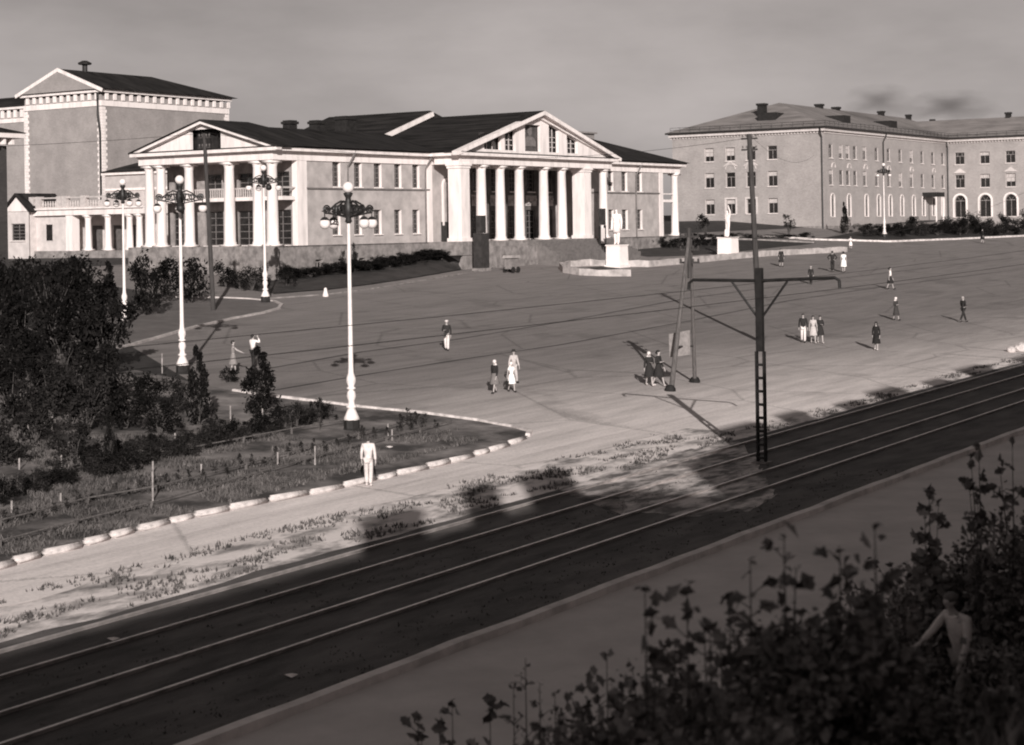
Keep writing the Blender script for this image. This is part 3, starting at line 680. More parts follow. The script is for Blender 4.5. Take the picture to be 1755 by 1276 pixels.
# inner portico wall (recessed), dark upper part, windows and doors
bi = 3.0
b = MB(FP); hi = []
for i in range(7):
    c = aRec0 + (aRec1 - aRec0) * (i + .5) / 7
    hi.append((c - .85, c + .85, zpl + .05, zpl + 3.1)); hi.append((c - .7, c + .7, zpl + 5.0, zpl + 7.3))
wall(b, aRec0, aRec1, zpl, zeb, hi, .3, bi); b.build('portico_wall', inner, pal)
for h in hi: window(pal, FP, h, .3, 'grid', bb=bi)
b = MB(FP)   # reliefs between the storeys
for i in range(7):
    c = aRec0 + (aRec1 - aRec0) * (i + .5) / 7
    b.box(c - 1.0, c + 1.0, bi - .08, bi - .003, zpl + 3.5, zpl + 4.6)
    for k in range(5): b.sphere((c - .7 + k * .35, bi - .1, zpl + 4.05 + .2 * math.sin(k * 2.1 + i)), .22, 8)
b.build('relief', mat('relief_stone', .35, .5, 4), pal)
# podium of main portico, steps
b = MB(FP)
aS0 = on_b(FP, 880, 420, bfront - 2)[0]
b.box(a_main0 - .5, a_main1 + .8, bfront - .9, -.26, zg, zpl + .01)
b.box(on_b(FP, 842, 420, bfront - 1.6)[0], on_b(FP, 930, 420, bfront - 1.6)[0], bfront - 1.7, bfront - .903, zg, zpl - .5)
b.build('podium', plinthm, pal)
b = MB(FP); n = 9
for k in range(n):
    zt = zpl - .05 - k * .17; b.box(on_b(FP, 925, 420, bfront - 2)[0] + .001 * k, a_main1 - .4 - .001 * k, bfront - 1.2 - k * .34 - .34, bfront - .904 - .001 * k - k * .34 * (1 if k else 1) + .0, zg, zt)
b.build('steps', mat('step_stone', .12, .18, 2), pal)
# right end porch
b = MB(FP); column(b, aEnd - .55, .35, zpl, zeb, .44); b.build('column', white, pal, smooth=True)
for k in range(3): b = MB(FP); column(b, aEnd - .55, BK * (k + 1) / 3 - .4, zpl, zeb, .44, 12); b.build('column', white, pal, smooth=True)
b = MB(FP); a2 = on_b(FP, 1137, 300)[0]
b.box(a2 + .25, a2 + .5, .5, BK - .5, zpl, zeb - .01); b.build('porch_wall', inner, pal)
b = MB(FP); b.box(a2 + .6, aEnd - .2, .3, 2.5, zbl, zbl + .3); b.box(a2 + .6, aEnd - .2, .3, .4, zbl + .9, zbl + 1.02); b.build('balcony', white, pal)
# return of main portico: arched niche window in the wall and small door
aN = on_b(FP, 765, 330)[0]
b = MB(FP); n_ = 10; r_ = .75; cz = on_b(FP, 765, 318)[1]
o_ = [(aN + r_ * math.cos(math.pi * k / n_), cz + r_ * math.sin(math.pi * k / n_)) for k in range(n_ + 1)]; i_ = [(aN + (r_ - .2) * math.cos(math.pi * k / n_), cz + (r_ - .2) * math.sin(math.pi * k / n_)) for k in range(n_ + 1)]
for k in range(n_): b.prism([o_[k], o_[k + 1], i_[k + 1], i_[k]], -.16, -.004)
b.box(aN - r_, aN - r_ + .2, -.16, -.004, cz - 3.8, cz); b.box(aN + r_ - .2, aN + r_, -.16, -.004, cz - 3.8, cz)
b.build('niche_frame', white, pal)
w = wpx(756, 764, 380, 410); b = MB(FP); b.box(w[0], w[1] + .5, -.08, -.004, zpl - .1, zpl + 1.9); b.build('side_door', mat('door_dark', .03, .05, 3), pal)
outer = [P(*q) for q in [(468, 504), (520, 500), (580, 495), (640, 487), (690, 480), (730, 473), (775, 465), (800, 460), (860, 449), (922, 437)]]
innr = []
for x_, y_, bb in ((470, 482, -.35), (530, 471, -.3), (600, 462, -.3), (640, 457, -.3), (690, 449, -.3), (727, 442, -.3), (748, 439, -.3), (770, 438, bfront - .95), (842, 437, bfront - 1.0), (923, 435, bfront - 1.75)):
    a_, z_ = on_b(FP, x_, y_, bb); q_ = FP @ Vector((a_, bb, 0)); innr.append(Vector((q_.x, q_.y, max(z_, g(q_.x, q_.y) + .05))))
def bankpt(u, w):
    u = min(u, len(outer) - 1.001); i = int(u); f = u - i; o_ = outer[i].lerp(outer[i + 1], f); n_ = innr[i].lerp(innr[i + 1], f); q_ = o_.lerp(n_, w); q_.z = max(o_.z + (n_.z - o_.z) * w ** .8, g(q_.x, q_.y) + .04) + .03; return q_
NB, NW = 54, 8; b = MB(); b.add([bankpt(i * 9 / NB, j / NW) for i in range(NB + 1) for j in range(NW + 1)], [(i * (NW + 1) + j, (i + 1) * (NW + 1) + j, (i + 1) * (NW + 1) + j + 1, i * (NW + 1) + j + 1) for i in range(NB) for j in range(NW)])
tag(b.build('grass_bank', lawnm), kind='structure')
# chimneys
for x_, y_, w_, h_ in ((497, 224, .55, 1.1), (543, 224, .6, 1.15), (592, 219, .85, 1.2)):
    a_, z_ = on_b(FP, x_, y_, BK / 2); b = MB(FP); zz = zLow - 1.2
    zt = on_b(FP, x_, {497: 206, 543: 206, 592: 199}[x_], BK / 2)[1]; w_ *= .85
    b.box(a_ - w_, a_ + w_, BK / 2 - w_, BK / 2 + w_, zz, zt); b.box(a_ - w_ - .12, a_ + w_ + .12, BK / 2 - w_ - .12, BK / 2 + w_ + .12, zt - .35, zt - .12)
    b.build('chimney', mat('soot', .012, .025, 3), pal)
# downpipes
for x_ in (594, 727, 1088):
    a_ = on_b(FP, x_, 300)[0]; b = MB(); b.fr = FP
    b.tube([(a_ + .5, -.62, zco - .05), (a_ + .3, -.6, zco - .5), (a_, -.2, zeb - .35), (a_, -.16, zeb - 1), (a_, -.16, zpl - .6), (a_, -.35, zpl - .9), (a_, -.4, zpl - 2)], .085, 6); b.build('downpipe', mat('pipe_grey', .12, .2, 3), pal)
# skylight frames behind right wing
b = MB(FP); zz = on_b(FP, 1060, 228, BK)[1]; a0_, a1_ = on_b(FP, 990, 240, BK)[0], on_b(FP, 1030, 240, BK)[0]
b.box(a0_, a1_, BK + 1, BK + 5, zz - 4, zz - .2); b.box(a0_ - .3, a1_ + .3, BK + .7, BK + 5.3, zz - .2, zz); b.build('rear_lantern', mat('zinc', .2, .28, 2), pal)
# two dark posts in front of portico
for nm, xa, xb, yt, yb, lab in (('notice_pillar', 814, 836, 369, 437, 'tall dark stepped notice pillar in front of the left portico columns'), ('notice_board', 1024, 1041, 357, 413, 'dark square board on posts before the last portico column on the right')):
    a_ = on_b(FP, (xa + xb) / 2, yb, bfront - 2.6)[0]; p = FP @ Vector((a_, bfront - 2.6, 0)); p.z = g(p.x, p.y); k = ppm(p); h_ = on_b(FP, (xa + xb) / 2, yt, bfront - 2.6)[1] - p.z; w_ = (xb - xa) / k / 2
    r_ = thing(nm, p, lab, 'notice board'); b = MB(frame(p, ex, ey))
    if nm == 'notice_pillar':
        b.box(-w_, w_, -w_ * .8, w_ * .8, -.3, h_ * .68); b.build('body', mat('pillar_dark', .025, .05, 2), r_)
        b = MB(frame(p, ex, ey)); b.box(-w_ * .65, w_ * .65, -w_ * .5, w_ * .5, h_ * .683, h_); b.build('cap', MATS['pillar_dark'], r_)
        b = MB(frame(p, ex, ey)); b.box(-w_ * 1.15, w_ * 1.15, -w_, w_, -.3, .25); b.build('base', plinthm, r_)
    else:
        b.box(-w_, w_, -.12, .12, h_ * .68, h_); b.build('board', MATS['pillar_dark'], r_)
        for s__ in (-1, 1):
            b = MB(frame(p, ex, ey)); b.box(s__ * w_ - .08, s__ * w_ + .08, -.11, .11, -.3, h_ * .677); b.build('post', darkm, r_)
        b = MB(frame(p, ex, ey)); b.box(-w_ * .8, w_ * .8, -.08, .08, h_ * .32, h_ * .62); b.build('panel', white, r_)

# ------------------------------------------------------------------ stage tower behind, left
def tp(px_, X): q = ray(px_, 300); t = X / q.x; return q.y * t
TX = 138.; TY0 = tp(176, TX); TY1 = tp(44, TX)
FT = frame(Vector((TX, TY0, 0)), Vector((1, 0, 0)), Vector((0, 1, 0)))
zt = on_b(FT, 176, 152)[1]; zb = zt - 1.9
aT = on_b(FT, 391, 200)[0]
tow = thing('stage_tower', (TX, TY0, 5), 'tall blank brick stage tower with white quoins and dark gabled roof behind the palace', 'tower')
wT = TY1 - TY0
b = MB(FT); b.box(0, aT, 0, wT, 3, zt - .6); b.build('wall', brickt, tow)
b = MB(FT); b.box(3.5, aT + 4, wT + .003, wT + 22, 3, zt - 1.5); b.build('side_wall', brickt, tow)
b = MB(FT)
for a_, c_ in ((-.06, -.06), (aT - .7, -.06), (-.06, wT - .7)):
    b = MB(FT); z_ = 7.; k = 0
    while z_ < zb - .3: w_ = .78 if k % 2 else .6; b.box(a_ + (0 if a_ < 1 else .76 - w_), a_ + (w_ if a_ < 1 else .8), c_ + (0 if c_ < 1 else .76 - w_), c_ + (w_ if c_ < 1 else .8), z_, z_ + .33); z_ += .35; k += 1
    b.build('quoins', white, tow)
b = MB(FT)
b.box(-.1, aT + .1, -.1, wT + .1, zb, zb + .62); b.box(-.35, aT + .35, -.35, wT + .35, zt - .35, zt)
b.box(3.4, aT + 4.2, wT + .35, wT + 22.2, zb - .9, zb - .4); b.box(3.2, aT + 4.2, wT + .36, wT + 22.2, zt - 1.2, zt - .9)
k = .5
while k < aT: b.box(k, k + .45, -.16, -.004, zb + .72, zt - .45); k += 1.25
k = .5
while k < wT: b.box(-.16, -.004, k, k + .45, zb + .72, zt - .45); k += 1.15
k = wT + .8
while k < wT + 20: b.box(3.3, 3.496, k, k + .45, zb - .3, zt - 1.3); k += 1.15
b.build('frieze', white, tow)
b = MB(FT); m_ = wT / 2; rz_ = on_a(FT, 105, 118, 0)[1] - zt
vs = [(-.6, -.8, zt + .02), (aT + 1.0, -.8, zt + .02), (aT + 1.0, wT + .8, zt + .02), (-.6, wT + .8, zt + .02), (-.6, m_, zt + rz_), (aT - 6.5, m_, zt + rz_)]
b.add(vs, [(0, 1, 5, 4), (2, 3, 4, 5), (1, 2, 5), (3, 0, 4), (0, 3, 2, 1)])
b.add([(3, wT + .8, zt - .85), (aT, wT + .8, zt - .85), (aT, wT + 22, zt - .85), (3, wT + 22, zt - .85), (9, wT + .8, zt + .9), (9, wT + 22, zt + .9)], [(0, 3, 5, 4), (1, 4, 5, 2), (0, 4, 1), (3, 2, 5)])
b.build('roof', roofm, tow)
b = MB(FT); rake(b, [(-.9, zt - .02), (m_, zt + rz_ + .08)], .4, -.7, -.603, 'a'); rake(b, [(m_, zt + rz_ + .083), (wT + .9, zt - .017)], .4, -.698, -.605, 'a'); b.build('raking_cornice', white, tow)
b = MB(FT); b.prism([(-.3, zt + .02), (wT + .3, zt + .02), (m_, zt + rz_ - .2)], -.59, -.35 - .002 + 0, 'a')
b = MB(FT); b.prism([(.1, zt + .004), (wT - .1, zt + .004), (m_, zt + rz_ - .35)], -.66, -.604, 'a'); b.build('tympanum', brickt, tow)
b = MB(FT); a_ = 3.5; b.lathe([(.3, -1), (.3, .7), (.75, .75), (.8, .95), (.3, 1.2)], (a_, m_, zt + rz_), 10); b.build('roof_vent', darkm, tow)
b = MB(FT); b.tube([(-.25, .4, zt - .4), (-.3, .3, zb - 1), (-.14, .15, zb - 3), (-.14, .15, 8)], .14, 6); b.build('downpipe', darkm, tow)

# low colonnade wing left of the palace
LX = 126.; LY0 = tp(250, LX) ; LY1 = tp(40, LX)
FL = frame(Vector((LX, LY1, 0)), Vector((0, -1, 0)), Vector((1, 0, 0))); Llen = LY1 - LY0
low_ = thing('colonnade_wing', (LX, (LY0 + LY1) / 2, 4), 'low colonnaded wing with roof balustrade left of the palace portico', 'building wing')
def lw(px_, py_, bb=0.): return on_b(FL, px_, py_, bb)
zL0 = lw(180, 429)[1]; zL1 = lw(180, 367)[1]; zL2 = lw(180, 357)[1]; zL3 = lw(120, 337)[1]
aW = lw(112, 400)[0]
b = MB(FL); b.box(0, aW, 0, 6, 3, zL1); b.box(aW, Llen, 3.2, 6, 3, zL1 - .01); b.build('wall', mat('wing_wall', .5, .64, 1.2), low_)
b = MB(FL); b.box(-.3, Llen, -.4, 6.2, zL1 + .002, zL2); b.box(-.5, Llen, -.6, 6.2, zL2 + .002, zL2 + .18); b.build('entablature', white, low_)
for x_ in (122, 150, 184, 221, 238):
    a_ = lw(x_, 400)[0]; b = MB(FL)
    if x_ == 122: b.box(a_ - .5, a_ + .5, -.3, .7, zL0, zL1)
    else: column(b, a_, .1, zL0, zL1, .36, 14)
    b.build('column', white, low_, smooth=x_ != 122)
b = MB(FL); b.box(-.3, Llen, -.35, 3.3, 2.5, zL0); b.build('plinth', plinthm, low_)
b = MB(FL); zq = zL2 + .18
for x_ in (57, 68, 104, 113, 145, 182): a_ = lw(x_, 345)[0]; b.box(a_ - .35, a_ + .35, -.3, .3, zq, zL3 + .1)
a0_, a1_ = lw(54, 345)[0], lw(186, 345)[0]; b.box(a0_, a1_, -.2, .2, zL3 - .15, zL3); b.box(a0_, a1_, -.2, .2, zq, zq + .15)
k = a0_ + .3
while k < a1_: b.lathe([(.07, 0), (.12, .25), (.07, .5), (.09, .6)], (k, 0, zq + .14), 6); k += .38
b.build('balustrade', mat('balustrade_stone', .4, .55, 3), low_)
b = MB(FL); h = [(lw(79, 395)[0], lw(92, 395)[0])]; b.box(h[0][0], h[0][1], -.05, -.004, zL0 + 1.0, zL0 + 2.9); w_ = b.build('window', framem, low_)
b = MB(FL); b.box(h[0][0] + .12, h[0][1] - .12, -.07, -.052, zL0 + 1.1, zL0 + 2.8); b.build('pane', glass, w_)
b = MB(FL)
for x_ in (136, 168, 204, 232):
    b = MB(FL); a_ = lw(x_, 400, 3.2)[0]; b.box(a_ - .7, a_ + .7, 3.1, 3.196, zL0 + .02, zL0 + 2.6); b.build('door', mat('door_grey', .08, .13, 3), low_)
# block between tower and portico
FK = frame(Vector((LX + 4, LY0 + 12, 0)), Vector((0, -1, 0)), Vector((1, 0, 0)))
zk = on_b(FK, 215, 294)[1]; k0, k1_ = on_b(FK, 180, 300)[0], on_b(FK, 262, 300)[0]
b = MB(FK); b.box(k0, k1_ + 8, 0, 16, 3, zk - .3); b.build('rear_wall', mat('rear_wall_paint', .38, .5, 1), low_)
b = MB(FK); b.box(k0 - .3, k1_ + 8, -.3, 16.2, zk - .297, zk); zk2 = on_b(FK, 215, 322)[1]; b.box(k0, k1_ + 8, -.12, -.003, zk2 - .25, zk2); b.build('rear_cornice', white, low_)
b = MB(FK); zr = on_b(FK, 262, 262, 6)[1]; b.add([(k0 - .4, -.5, zk + .01), (k1_ + 10, -.5, zk + .01), (k1_ + 10, 8, zr + 1.2), (k0 + 5, 8, zr + .4), (k0 - .4, 16, zk + .01), (k1_ + 10, 16, zk + .01)], [(0, 1, 2, 3), (4, 3, 2, 5), (0, 3, 4), (1, 5, 2), (0, 4, 5, 1)]); b.build('rear_roof', roofm, low_)
# small gabled pavilion at far left
pv = thing('pavilion', (LX - 2, LY1 + 3, 4), 'small gabled white pavilion at the far left end of the low wing', 'pavilion')
FV = frame(Vector((LX - 1, tp(0, LX - 1), 0)), Vector((0, -1, 0)), Vector((1, 0, 0)))
v0, v1 = on_b(FV, 12, 400)[0], on_b(FV, 50, 400)[0]; zv = on_b(FV, 30, 362)[1]; zv2 = on_b(FV, 30, 346)[1]; zw0 = on_b(FV, 30, 412)[1]; zw1 = on_b(FV, 30, 383)[1]
h = (v0 + .7, v1 - .6, zw0, zw1)
b = MB(FV); wall(b, v0 - 3, v1, 3, zv, [h], .25); b.box(v0 - 3, v1, .3, 5, 3, zv - .01); b.build('wall', MATS['wing_wall'], pv)
window(pv, FV, h, .25, 'grid')
b = MB(FV); b.prism([(v0 - .2, zv), (v1 + .2, zv), ((v0 + v1) / 2, zv2 + .6)], -.1, 5); b.build('gable', white, pv)
b = MB(FV); mm = (v0 + v1) / 2; rake(b, [(v0 - .6, zv + .02), (mm, zv2 + .95)], .2, -.4, 5.2, 'b'); rake(b, [(mm, zv2 + .953), (v1 + .6, zv + .023)], .2, -.397, 5.203, 'b'); b.build('roof', roofm, pv)

# dark building cut by the left edge
q = ray(12, 300); t = 80 / q.x; EB = Vector((72, q.y * t, 0)); FE = frame(EB, Vector((0, 1, 0)), Vector((1, 0, 0)))
eb = thing('corner_house', (EB.x, EB.y, 3), 'dark brick house with bracketed eaves cut off by the left edge', 'house')
ze = on_b(FE, 12, 232)[1]
hE = [(2.5 + 3.4 * k, 3.9 + 3.4 * k, z_, z_ + 2) for k in range(3) for z_ in (5.2, 8.6, 12.0)]
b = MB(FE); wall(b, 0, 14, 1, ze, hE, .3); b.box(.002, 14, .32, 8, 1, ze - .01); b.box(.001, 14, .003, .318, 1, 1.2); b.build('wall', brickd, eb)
for h in hE: window(eb, FE, h, .3)
b = MB(FE); b.box(-.9, 14, -.9, 8.9, ze + .5, ze + .85)
b.build('eaves', white, eb)
b = MB(FE); b.add([(-1.0, -1.0, ze + .854), (14, -1.0, ze + .854), (14, 9, ze + .854), (-1.0, 9, ze + .854), (14, 4, ze + 2.4), (4, 4, ze + 2.4)], [(0, 1, 4, 5), (2, 3, 5, 4), (3, 0, 5), (0, 3, 2, 1)]); b.build('roof', roofm, eb)
b = MB(FE)
for k in range(0, 12): b.prism([(-.02, ze + .5), (-.8, ze + .5), (-.02, ze - .4)], .1 + k * 1.1, .25 + k * 1.1, 'a') if False else b.box(-.7, -.003, .2 + k * .7, .38 + k * .7, ze + .05, ze + .497)
b.build('bracket', white, eb)

# ------------------------------------------------------------------ brick apartment building on the right (L-shaped)
C2 = P(1413, 392); C2.z = 0
FB = frame(C2, Vector((1, 0, 0)), Vector((0, 1, 0)))          # side facing the camera (-Y)
apt = thing('apartment_house', (C2.x, C2.y, 7), 'three storey pale brick house with arched ground floor windows right of the palace', 'apartment house')
yl = tp(1153, C2.x); Wf = yl - C2.y
FA = frame(Vector((C2.x, yl, 0)), Vector((0, -1, 0)), Vector((1, 0, 0)))   # face towards -X
zc2 = on_b(FB, 1414, 224)[1]; zg2 = 5.
aIn = on_b(FB, 1622, 300)[0]
FC = frame(Vector((C2.x + aIn, C2.y, 0)), Vector((0, -1, 0)), Vector((1, 0, 0)))   # third face, again towards -X
Lc = 30.
hA = []; wA = []
for cx_ in (1215, 1251, 1286, 1323):
    for y0, y1 in ((249, 272.5), (292, 318), (338, 364)):
        dy = -(cx_ - 1323) * .05
        a_ = on_b(FA, cx_ + 1, 300)[0]; z0_, z1_ = on_b(FA, cx_, y1 + dy * .85)[1], on_b(FA, cx_, y0 + dy)[1]; hA.append((a_ - .75, a_ + .75, z0_, z1_))
zr_ = []
for k in range(3): zz = [h for i, h in enumerate(hA) if i % 3 == k]; zr_.append((sum(h[2] for h in zz) / 4, sum(h[3] for h in zz) / 4))
hA = [(h[0], h[1], zr_[i % 3][0], zr_[i % 3][1]) for i, h in enumerate(hA)]
hB = []
for x_ in (1424, 1441.5, 1453, 1465.5, 1482, 1502.5, 1523, 1543, 1562, 1580.5, 1599, 1616):
    a_ = on_b(FB, x_, 300)[0]
    for k in range(2): hB.append((a_ - .62, a_ + .62, zr_[k][0], zr_[k][1]))
zar0, zar1 = on_b(FB, 1426, 371)[1], on_b(FB, 1426, 332)[1]
for x_ in (1427, 1455, 1485, 1506, 1526, 1546, 1566, 1583, 1600, 1616):
    a_ = on_b(FB, x_, 350)[0]; hB.append((a_ - .62, a_ + .62, zar0, zar1, True))
hC = []
for x_ in (1645, 1688, 1732, 1776):
    a_ = on_b(FC, x_ , 300)[0]
    for k in range(2): hC.append((a_ - .8, a_ + .8, zr_[k][0], zr_[k][1]))
    hC.append((a_ - .95, a_ + .95, zar0 - .3, zar1 + .1, True))
b = MB(FA); wall(b, 0, Wf, zg2, zc2, hA, .32, rb=(FA, mat('reveal_paint', .5, .66, 2), apt)); b.build('wall', brick2, apt)
b = MB(FB); wall(b, 0, aIn, zg2, zc2, hB, .19, rb=(FB, mat('reveal_paint', .5, .66, 2), apt)); b.box(.4, aIn, .4, Wf, zg2, zc2 - .01); b.build('wall', brick2, apt)
b = MB(FC); wall(b, 0, Lc, zg2, zc2, hC, .32, rb=(FC, mat('reveal_paint', .5, .66, 2), apt)); b.box(.004, Lc, .4, 14, zg2, zc2 - .011); b.build('wall', brick2, apt)
rnd = random.Random(5)
for fr_, hs in ((FA, hA), (FB, hB), (FC, hC)):
    for h in hs: window(apt, fr_, h, .19 if fr_ is FB else .32, curt=rnd.choice((0, 0, .3, .3, .6)) if len(h) < 5 else 0)
b = MB(FB)   # cornice with dentils
b.box(-.45, aIn - .46, -.45, -.0, zc2, zc2 + .45); b.box(-.45, 0, .003, Wf + .4, zc2, zc2 + .45)
b.box(aIn - .45, aIn, -Lc, -.0, zc2 + .001, zc2 + .451)
b.build('cornice', mat('cornice_paint', .5, .65, 2), apt)
b = MB(FB); k = .2
while k < aIn - .4: b.box(k, k + .22, -.18, -.004, zc2 - .28, zc2 - .003); k += .5
k = .2
while k < Wf: b.box(-.18, -.004, k, k + .22, zc2 - .28, zc2 - .003); k += .5
k = .3
while k < Lc: b.box(aIn - .18, aIn - .004, -k - .22, -k, zc2 - .28, zc2 - .003); k += .5
tag(b.build('dentils', MATS['cornice_paint'], apt), kind='stuff')
b = MB(FB); zz = zc2 + .455
b.box(-.8, aIn - .81, -.8, 0, zz, zz + .22); b.box(-.8, 0, .003, Wf + .8, zz, zz + .22); b.box(aIn - .8, aIn, -Lc, -.0, zz + .001, zz + .221)
b.build('gutter', darkm, apt)
zz += .225; rr = on_b(FB, 1420, 186, Wf / 2)[1]
b = MB(FB); RW = Wf
vs = [(-.8, -.8, zz), (aIn + RW, -.8, zz), (aIn + RW, RW + .8, zz), (-.8, RW + .8, zz), (RW * .48, RW / 2, rr), (aIn + RW / 2, RW / 2, rr)]
b.add(vs, [(0, 1, 5, 4), (2, 3, 4, 5), (3, 0, 4), (1, 2, 5), (0, 3, 2, 1)])
vs = [(aIn - .8, -Lc, zz + .002), (aIn + 14.8, -Lc, zz + .002), (aIn + 14.8, 6, zz + .002), (aIn - .8, 6, zz + .002), (aIn + 7, -Lc, zz + 3.4), (aIn + 7, 9, zz + 3.4)]
b.add(vs, [(0, 4, 5, 3), (1, 2, 5, 4), (0, 1, 4), (3, 5, 2)])
b.build('roof', roofl, apt)
b = MB(FB)   # roof railing
for (p0, p1) in (((-.6, -.6), (aIn - .6, -.6)), ((-.6, -.6), (-.6, Wf)), ((aIn - .6, -.6), (aIn - .6, -Lc))):
    d = Vector((p1[0] - p0[0], p1[1] - p0[1])); n = int(d.length / 1.6)
    for k in range(n + 1): x_, y_ = p0[0] + d.x * k / n, p0[1] + d.y * k / n; b.tube([(x_, y_, zz), (x_, y_, zz + .75)], .03, 4)
    for h_ in (.4, .72): b.tube([(p0[0], p0[1], zz + h_), (p1[0], p1[1], zz + h_)], .028, 4)
b.build('roof_railing', darkm, apt)
soot = MATS['soot']
for (x_, yt, w_, bb) in ((1306, 177, .55, Wf / 2), (1404, 178, .5, Wf / 2), (1433, 183, .5, Wf / 2), (1510, 190, .45, Wf / 2), (1557, 196, .4, Wf / 2), (1598, 204, .35, Wf / 2), (1728, 192, .4, 0)):
    a_, zt_ = on_b(FB, x_, yt, bb) if x_ < 1700 else (aIn + 7, 0)
    if x_ > 1700: bb, zt_ = on_a(FB, x_, yt, aIn + 7)
    b = MB(FB); b.box(a_ - w_, a_ + w_, bb - w_, bb + w_, zt_ - 3.2, zt_ - .3); b.box(a_ - w_ * 1.25, a_ + w_ * 1.25, bb - w_ * 1.25, bb + w_ * 1.25, zt_ - .3, zt_); b.build('chimney', soot, apt)
def dormer(c_, along, w_, h_):
    b = MB(FB)
    if along == 'a': b.prism([(-.6 * w_, 0), (.6 * w_, 0), (.6 * w_, h_), (-.6 * w_, h_)], c_[1], c_[1] + 3.0); b.v = [v_ + FB.to_3x3() @ Vector((c_[0], 0, c_[2])) for v_ in b.v]
    else: b.prism([(-.6 * w_, 0), (.6 * w_, 0), (.6 * w_, h_), (-.6 * w_, h_)], c_[0], c_[0] + 3.0, 'a'); b.v = [v_ + FB.to_3x3() @ Vector((0, c_[1], c_[2])) for v_ in b.v]
    return b.build('dormer', soot, apt)
sl = (rr - zz) / (Wf / 2)
dormer((15, 2.6, zz + 3.2 * sl), 'a', 2.2, 1.1); dormer((34, 2.6, zz + 3.2 * sl), 'a', 2.2, 1.1)
dormer((3.0, Wf * .42, zz + 3.6 * sl), 'b', 2.4, 1.2)
for (fr_, a_, bb) in ((FA, Wf - .15, 0), (FB, on_b(FB, 1513, 300)[0], 0), (FC, .3, 0)):
    b = MB(fr_); b.tube([(a_, -.7, zc2 + .4), (a_, -.6, zc2 - .1), (a_, -.15, zc2 - .9), (a_, -.15, 6.8)], .1, 6); b.build('downpipe', darkm, apt)
# archivolts, hood moulds
b = MB(FB)
def archring(b, c, zs, r, t, dep=.1):
    n = 12
    for k in range(n):
        p = [(c + rr_ * math.cos(math.pi * kk / n), zs + rr_ * math.sin(math.pi * kk / n)) for rr_, kk in ((r, k), (r + t, k), (r + t, k + 1), (r, k + 1))]
        b.prism(p, -dep, -.004)
for h in hB:
    if len(h) > 4:
        b = MB(FB); c = (h[0] + h[1]) / 2; archring(b, c, h[3] - .62, .63, .13); b.box(h[0] - .13, h[0] - .01, -.1, -.004, h[2], h[3] - .625); b.box(h[1] + .01, h[1] + .13, -.1, -.004, h[2], h[3] - .625); b.build('archivolt', white, apt)
b = MB(FC)
for h in hC:
    if len(h) > 4:
        b = MB(FC); c = (h[0] + h[1]) / 2; archring(b, c, h[3] - .95, .96, .3); b.box(h[0] - .3, h[0] - .01, -.1, -.004, h[2], h[3] - .955); b.box(h[1] + .01, h[1] + .3, -.1, -.004, h[2], h[3] - .955); b.build('archivolt', white, apt)
b = MB(FB)
for x_ in (1428, 1455, 1483, 1523, 1562, 1600):
    b = MB(FB); c = on_b(FB, x_, 280)[0]; archring(b, c, zr_[1][1] + .35, .6, .14, .12); b.build('hood_mould', MATS['cornice_paint'], apt)
b = MB(FC)
for x_ in (1645, 1732):
    b = MB(FC); c = on_b(FC, x_, 280)[0]; z_ = zr_[1][1] + .3; b.prism([(c - 1.1, z_), (c + 1.1, z_), (c, z_ + .75)], -.14, -.004); b.build('hood_mould', MATS['cornice_paint'], apt)
b = MB(FA)
for i in (1, 2):
    b = MB(FA); h = hA[i * 3 + 1]; c = (h[0] + h[1]) / 2; archring(b, c, h[3] + .45, .75, .12, .1); b.prism([(c - 1.2, h[3] + .9), (c - 1.0, h[3] + .85), (c, h[3] + 1.5), (c + 1.0, h[3] + .85), (c + 1.2, h[3] + .9), (c, h[3] + 1.7)], -.12, -.004); b.build('hood_mould', MATS['cornice_paint'], apt)
for i in (1, 2):
    b = MB(FA); h = hA[i * 3 + 2]; b.box(h[0] - .25, h[0] - .01, -.08, -.004, h[2], h[3]); b.box(h[1] + .01, h[1] + .25, -.08, -.004, h[2], h[3]); b.box(h[0] - .25, h[1] + .25, -.082, -.004, h[3] + .01, h[3] + .25); b.build('window_surround', MATS['cornice_paint'], apt)
b = MB(FB); a_ = on_b(FB, 1608, 320, -2)[0]; b.box(a_ - 1.8, a_ + 1.8, -2.4, -.004, zar1 - .2, zar1 + .5); b.build('canopy', soot, apt)
b = MB(FB)
for k in (-1.6, 1.6): b = MB(FB); b.tube([(a_ + k, -2.2, 7), (a_ + k, -2.2, zar1 - .21)], .12, 6); b.build('canopy_post', white, apt)
b = MB(FB); b.box(-.12, aIn - .004, -.12, -.003, zg2, zar0 - 1.0 - .3); b.box(-.12, -.003, 0, Wf, zg2, zar0 - 1.3); b.build('base_course', plinthm, apt)

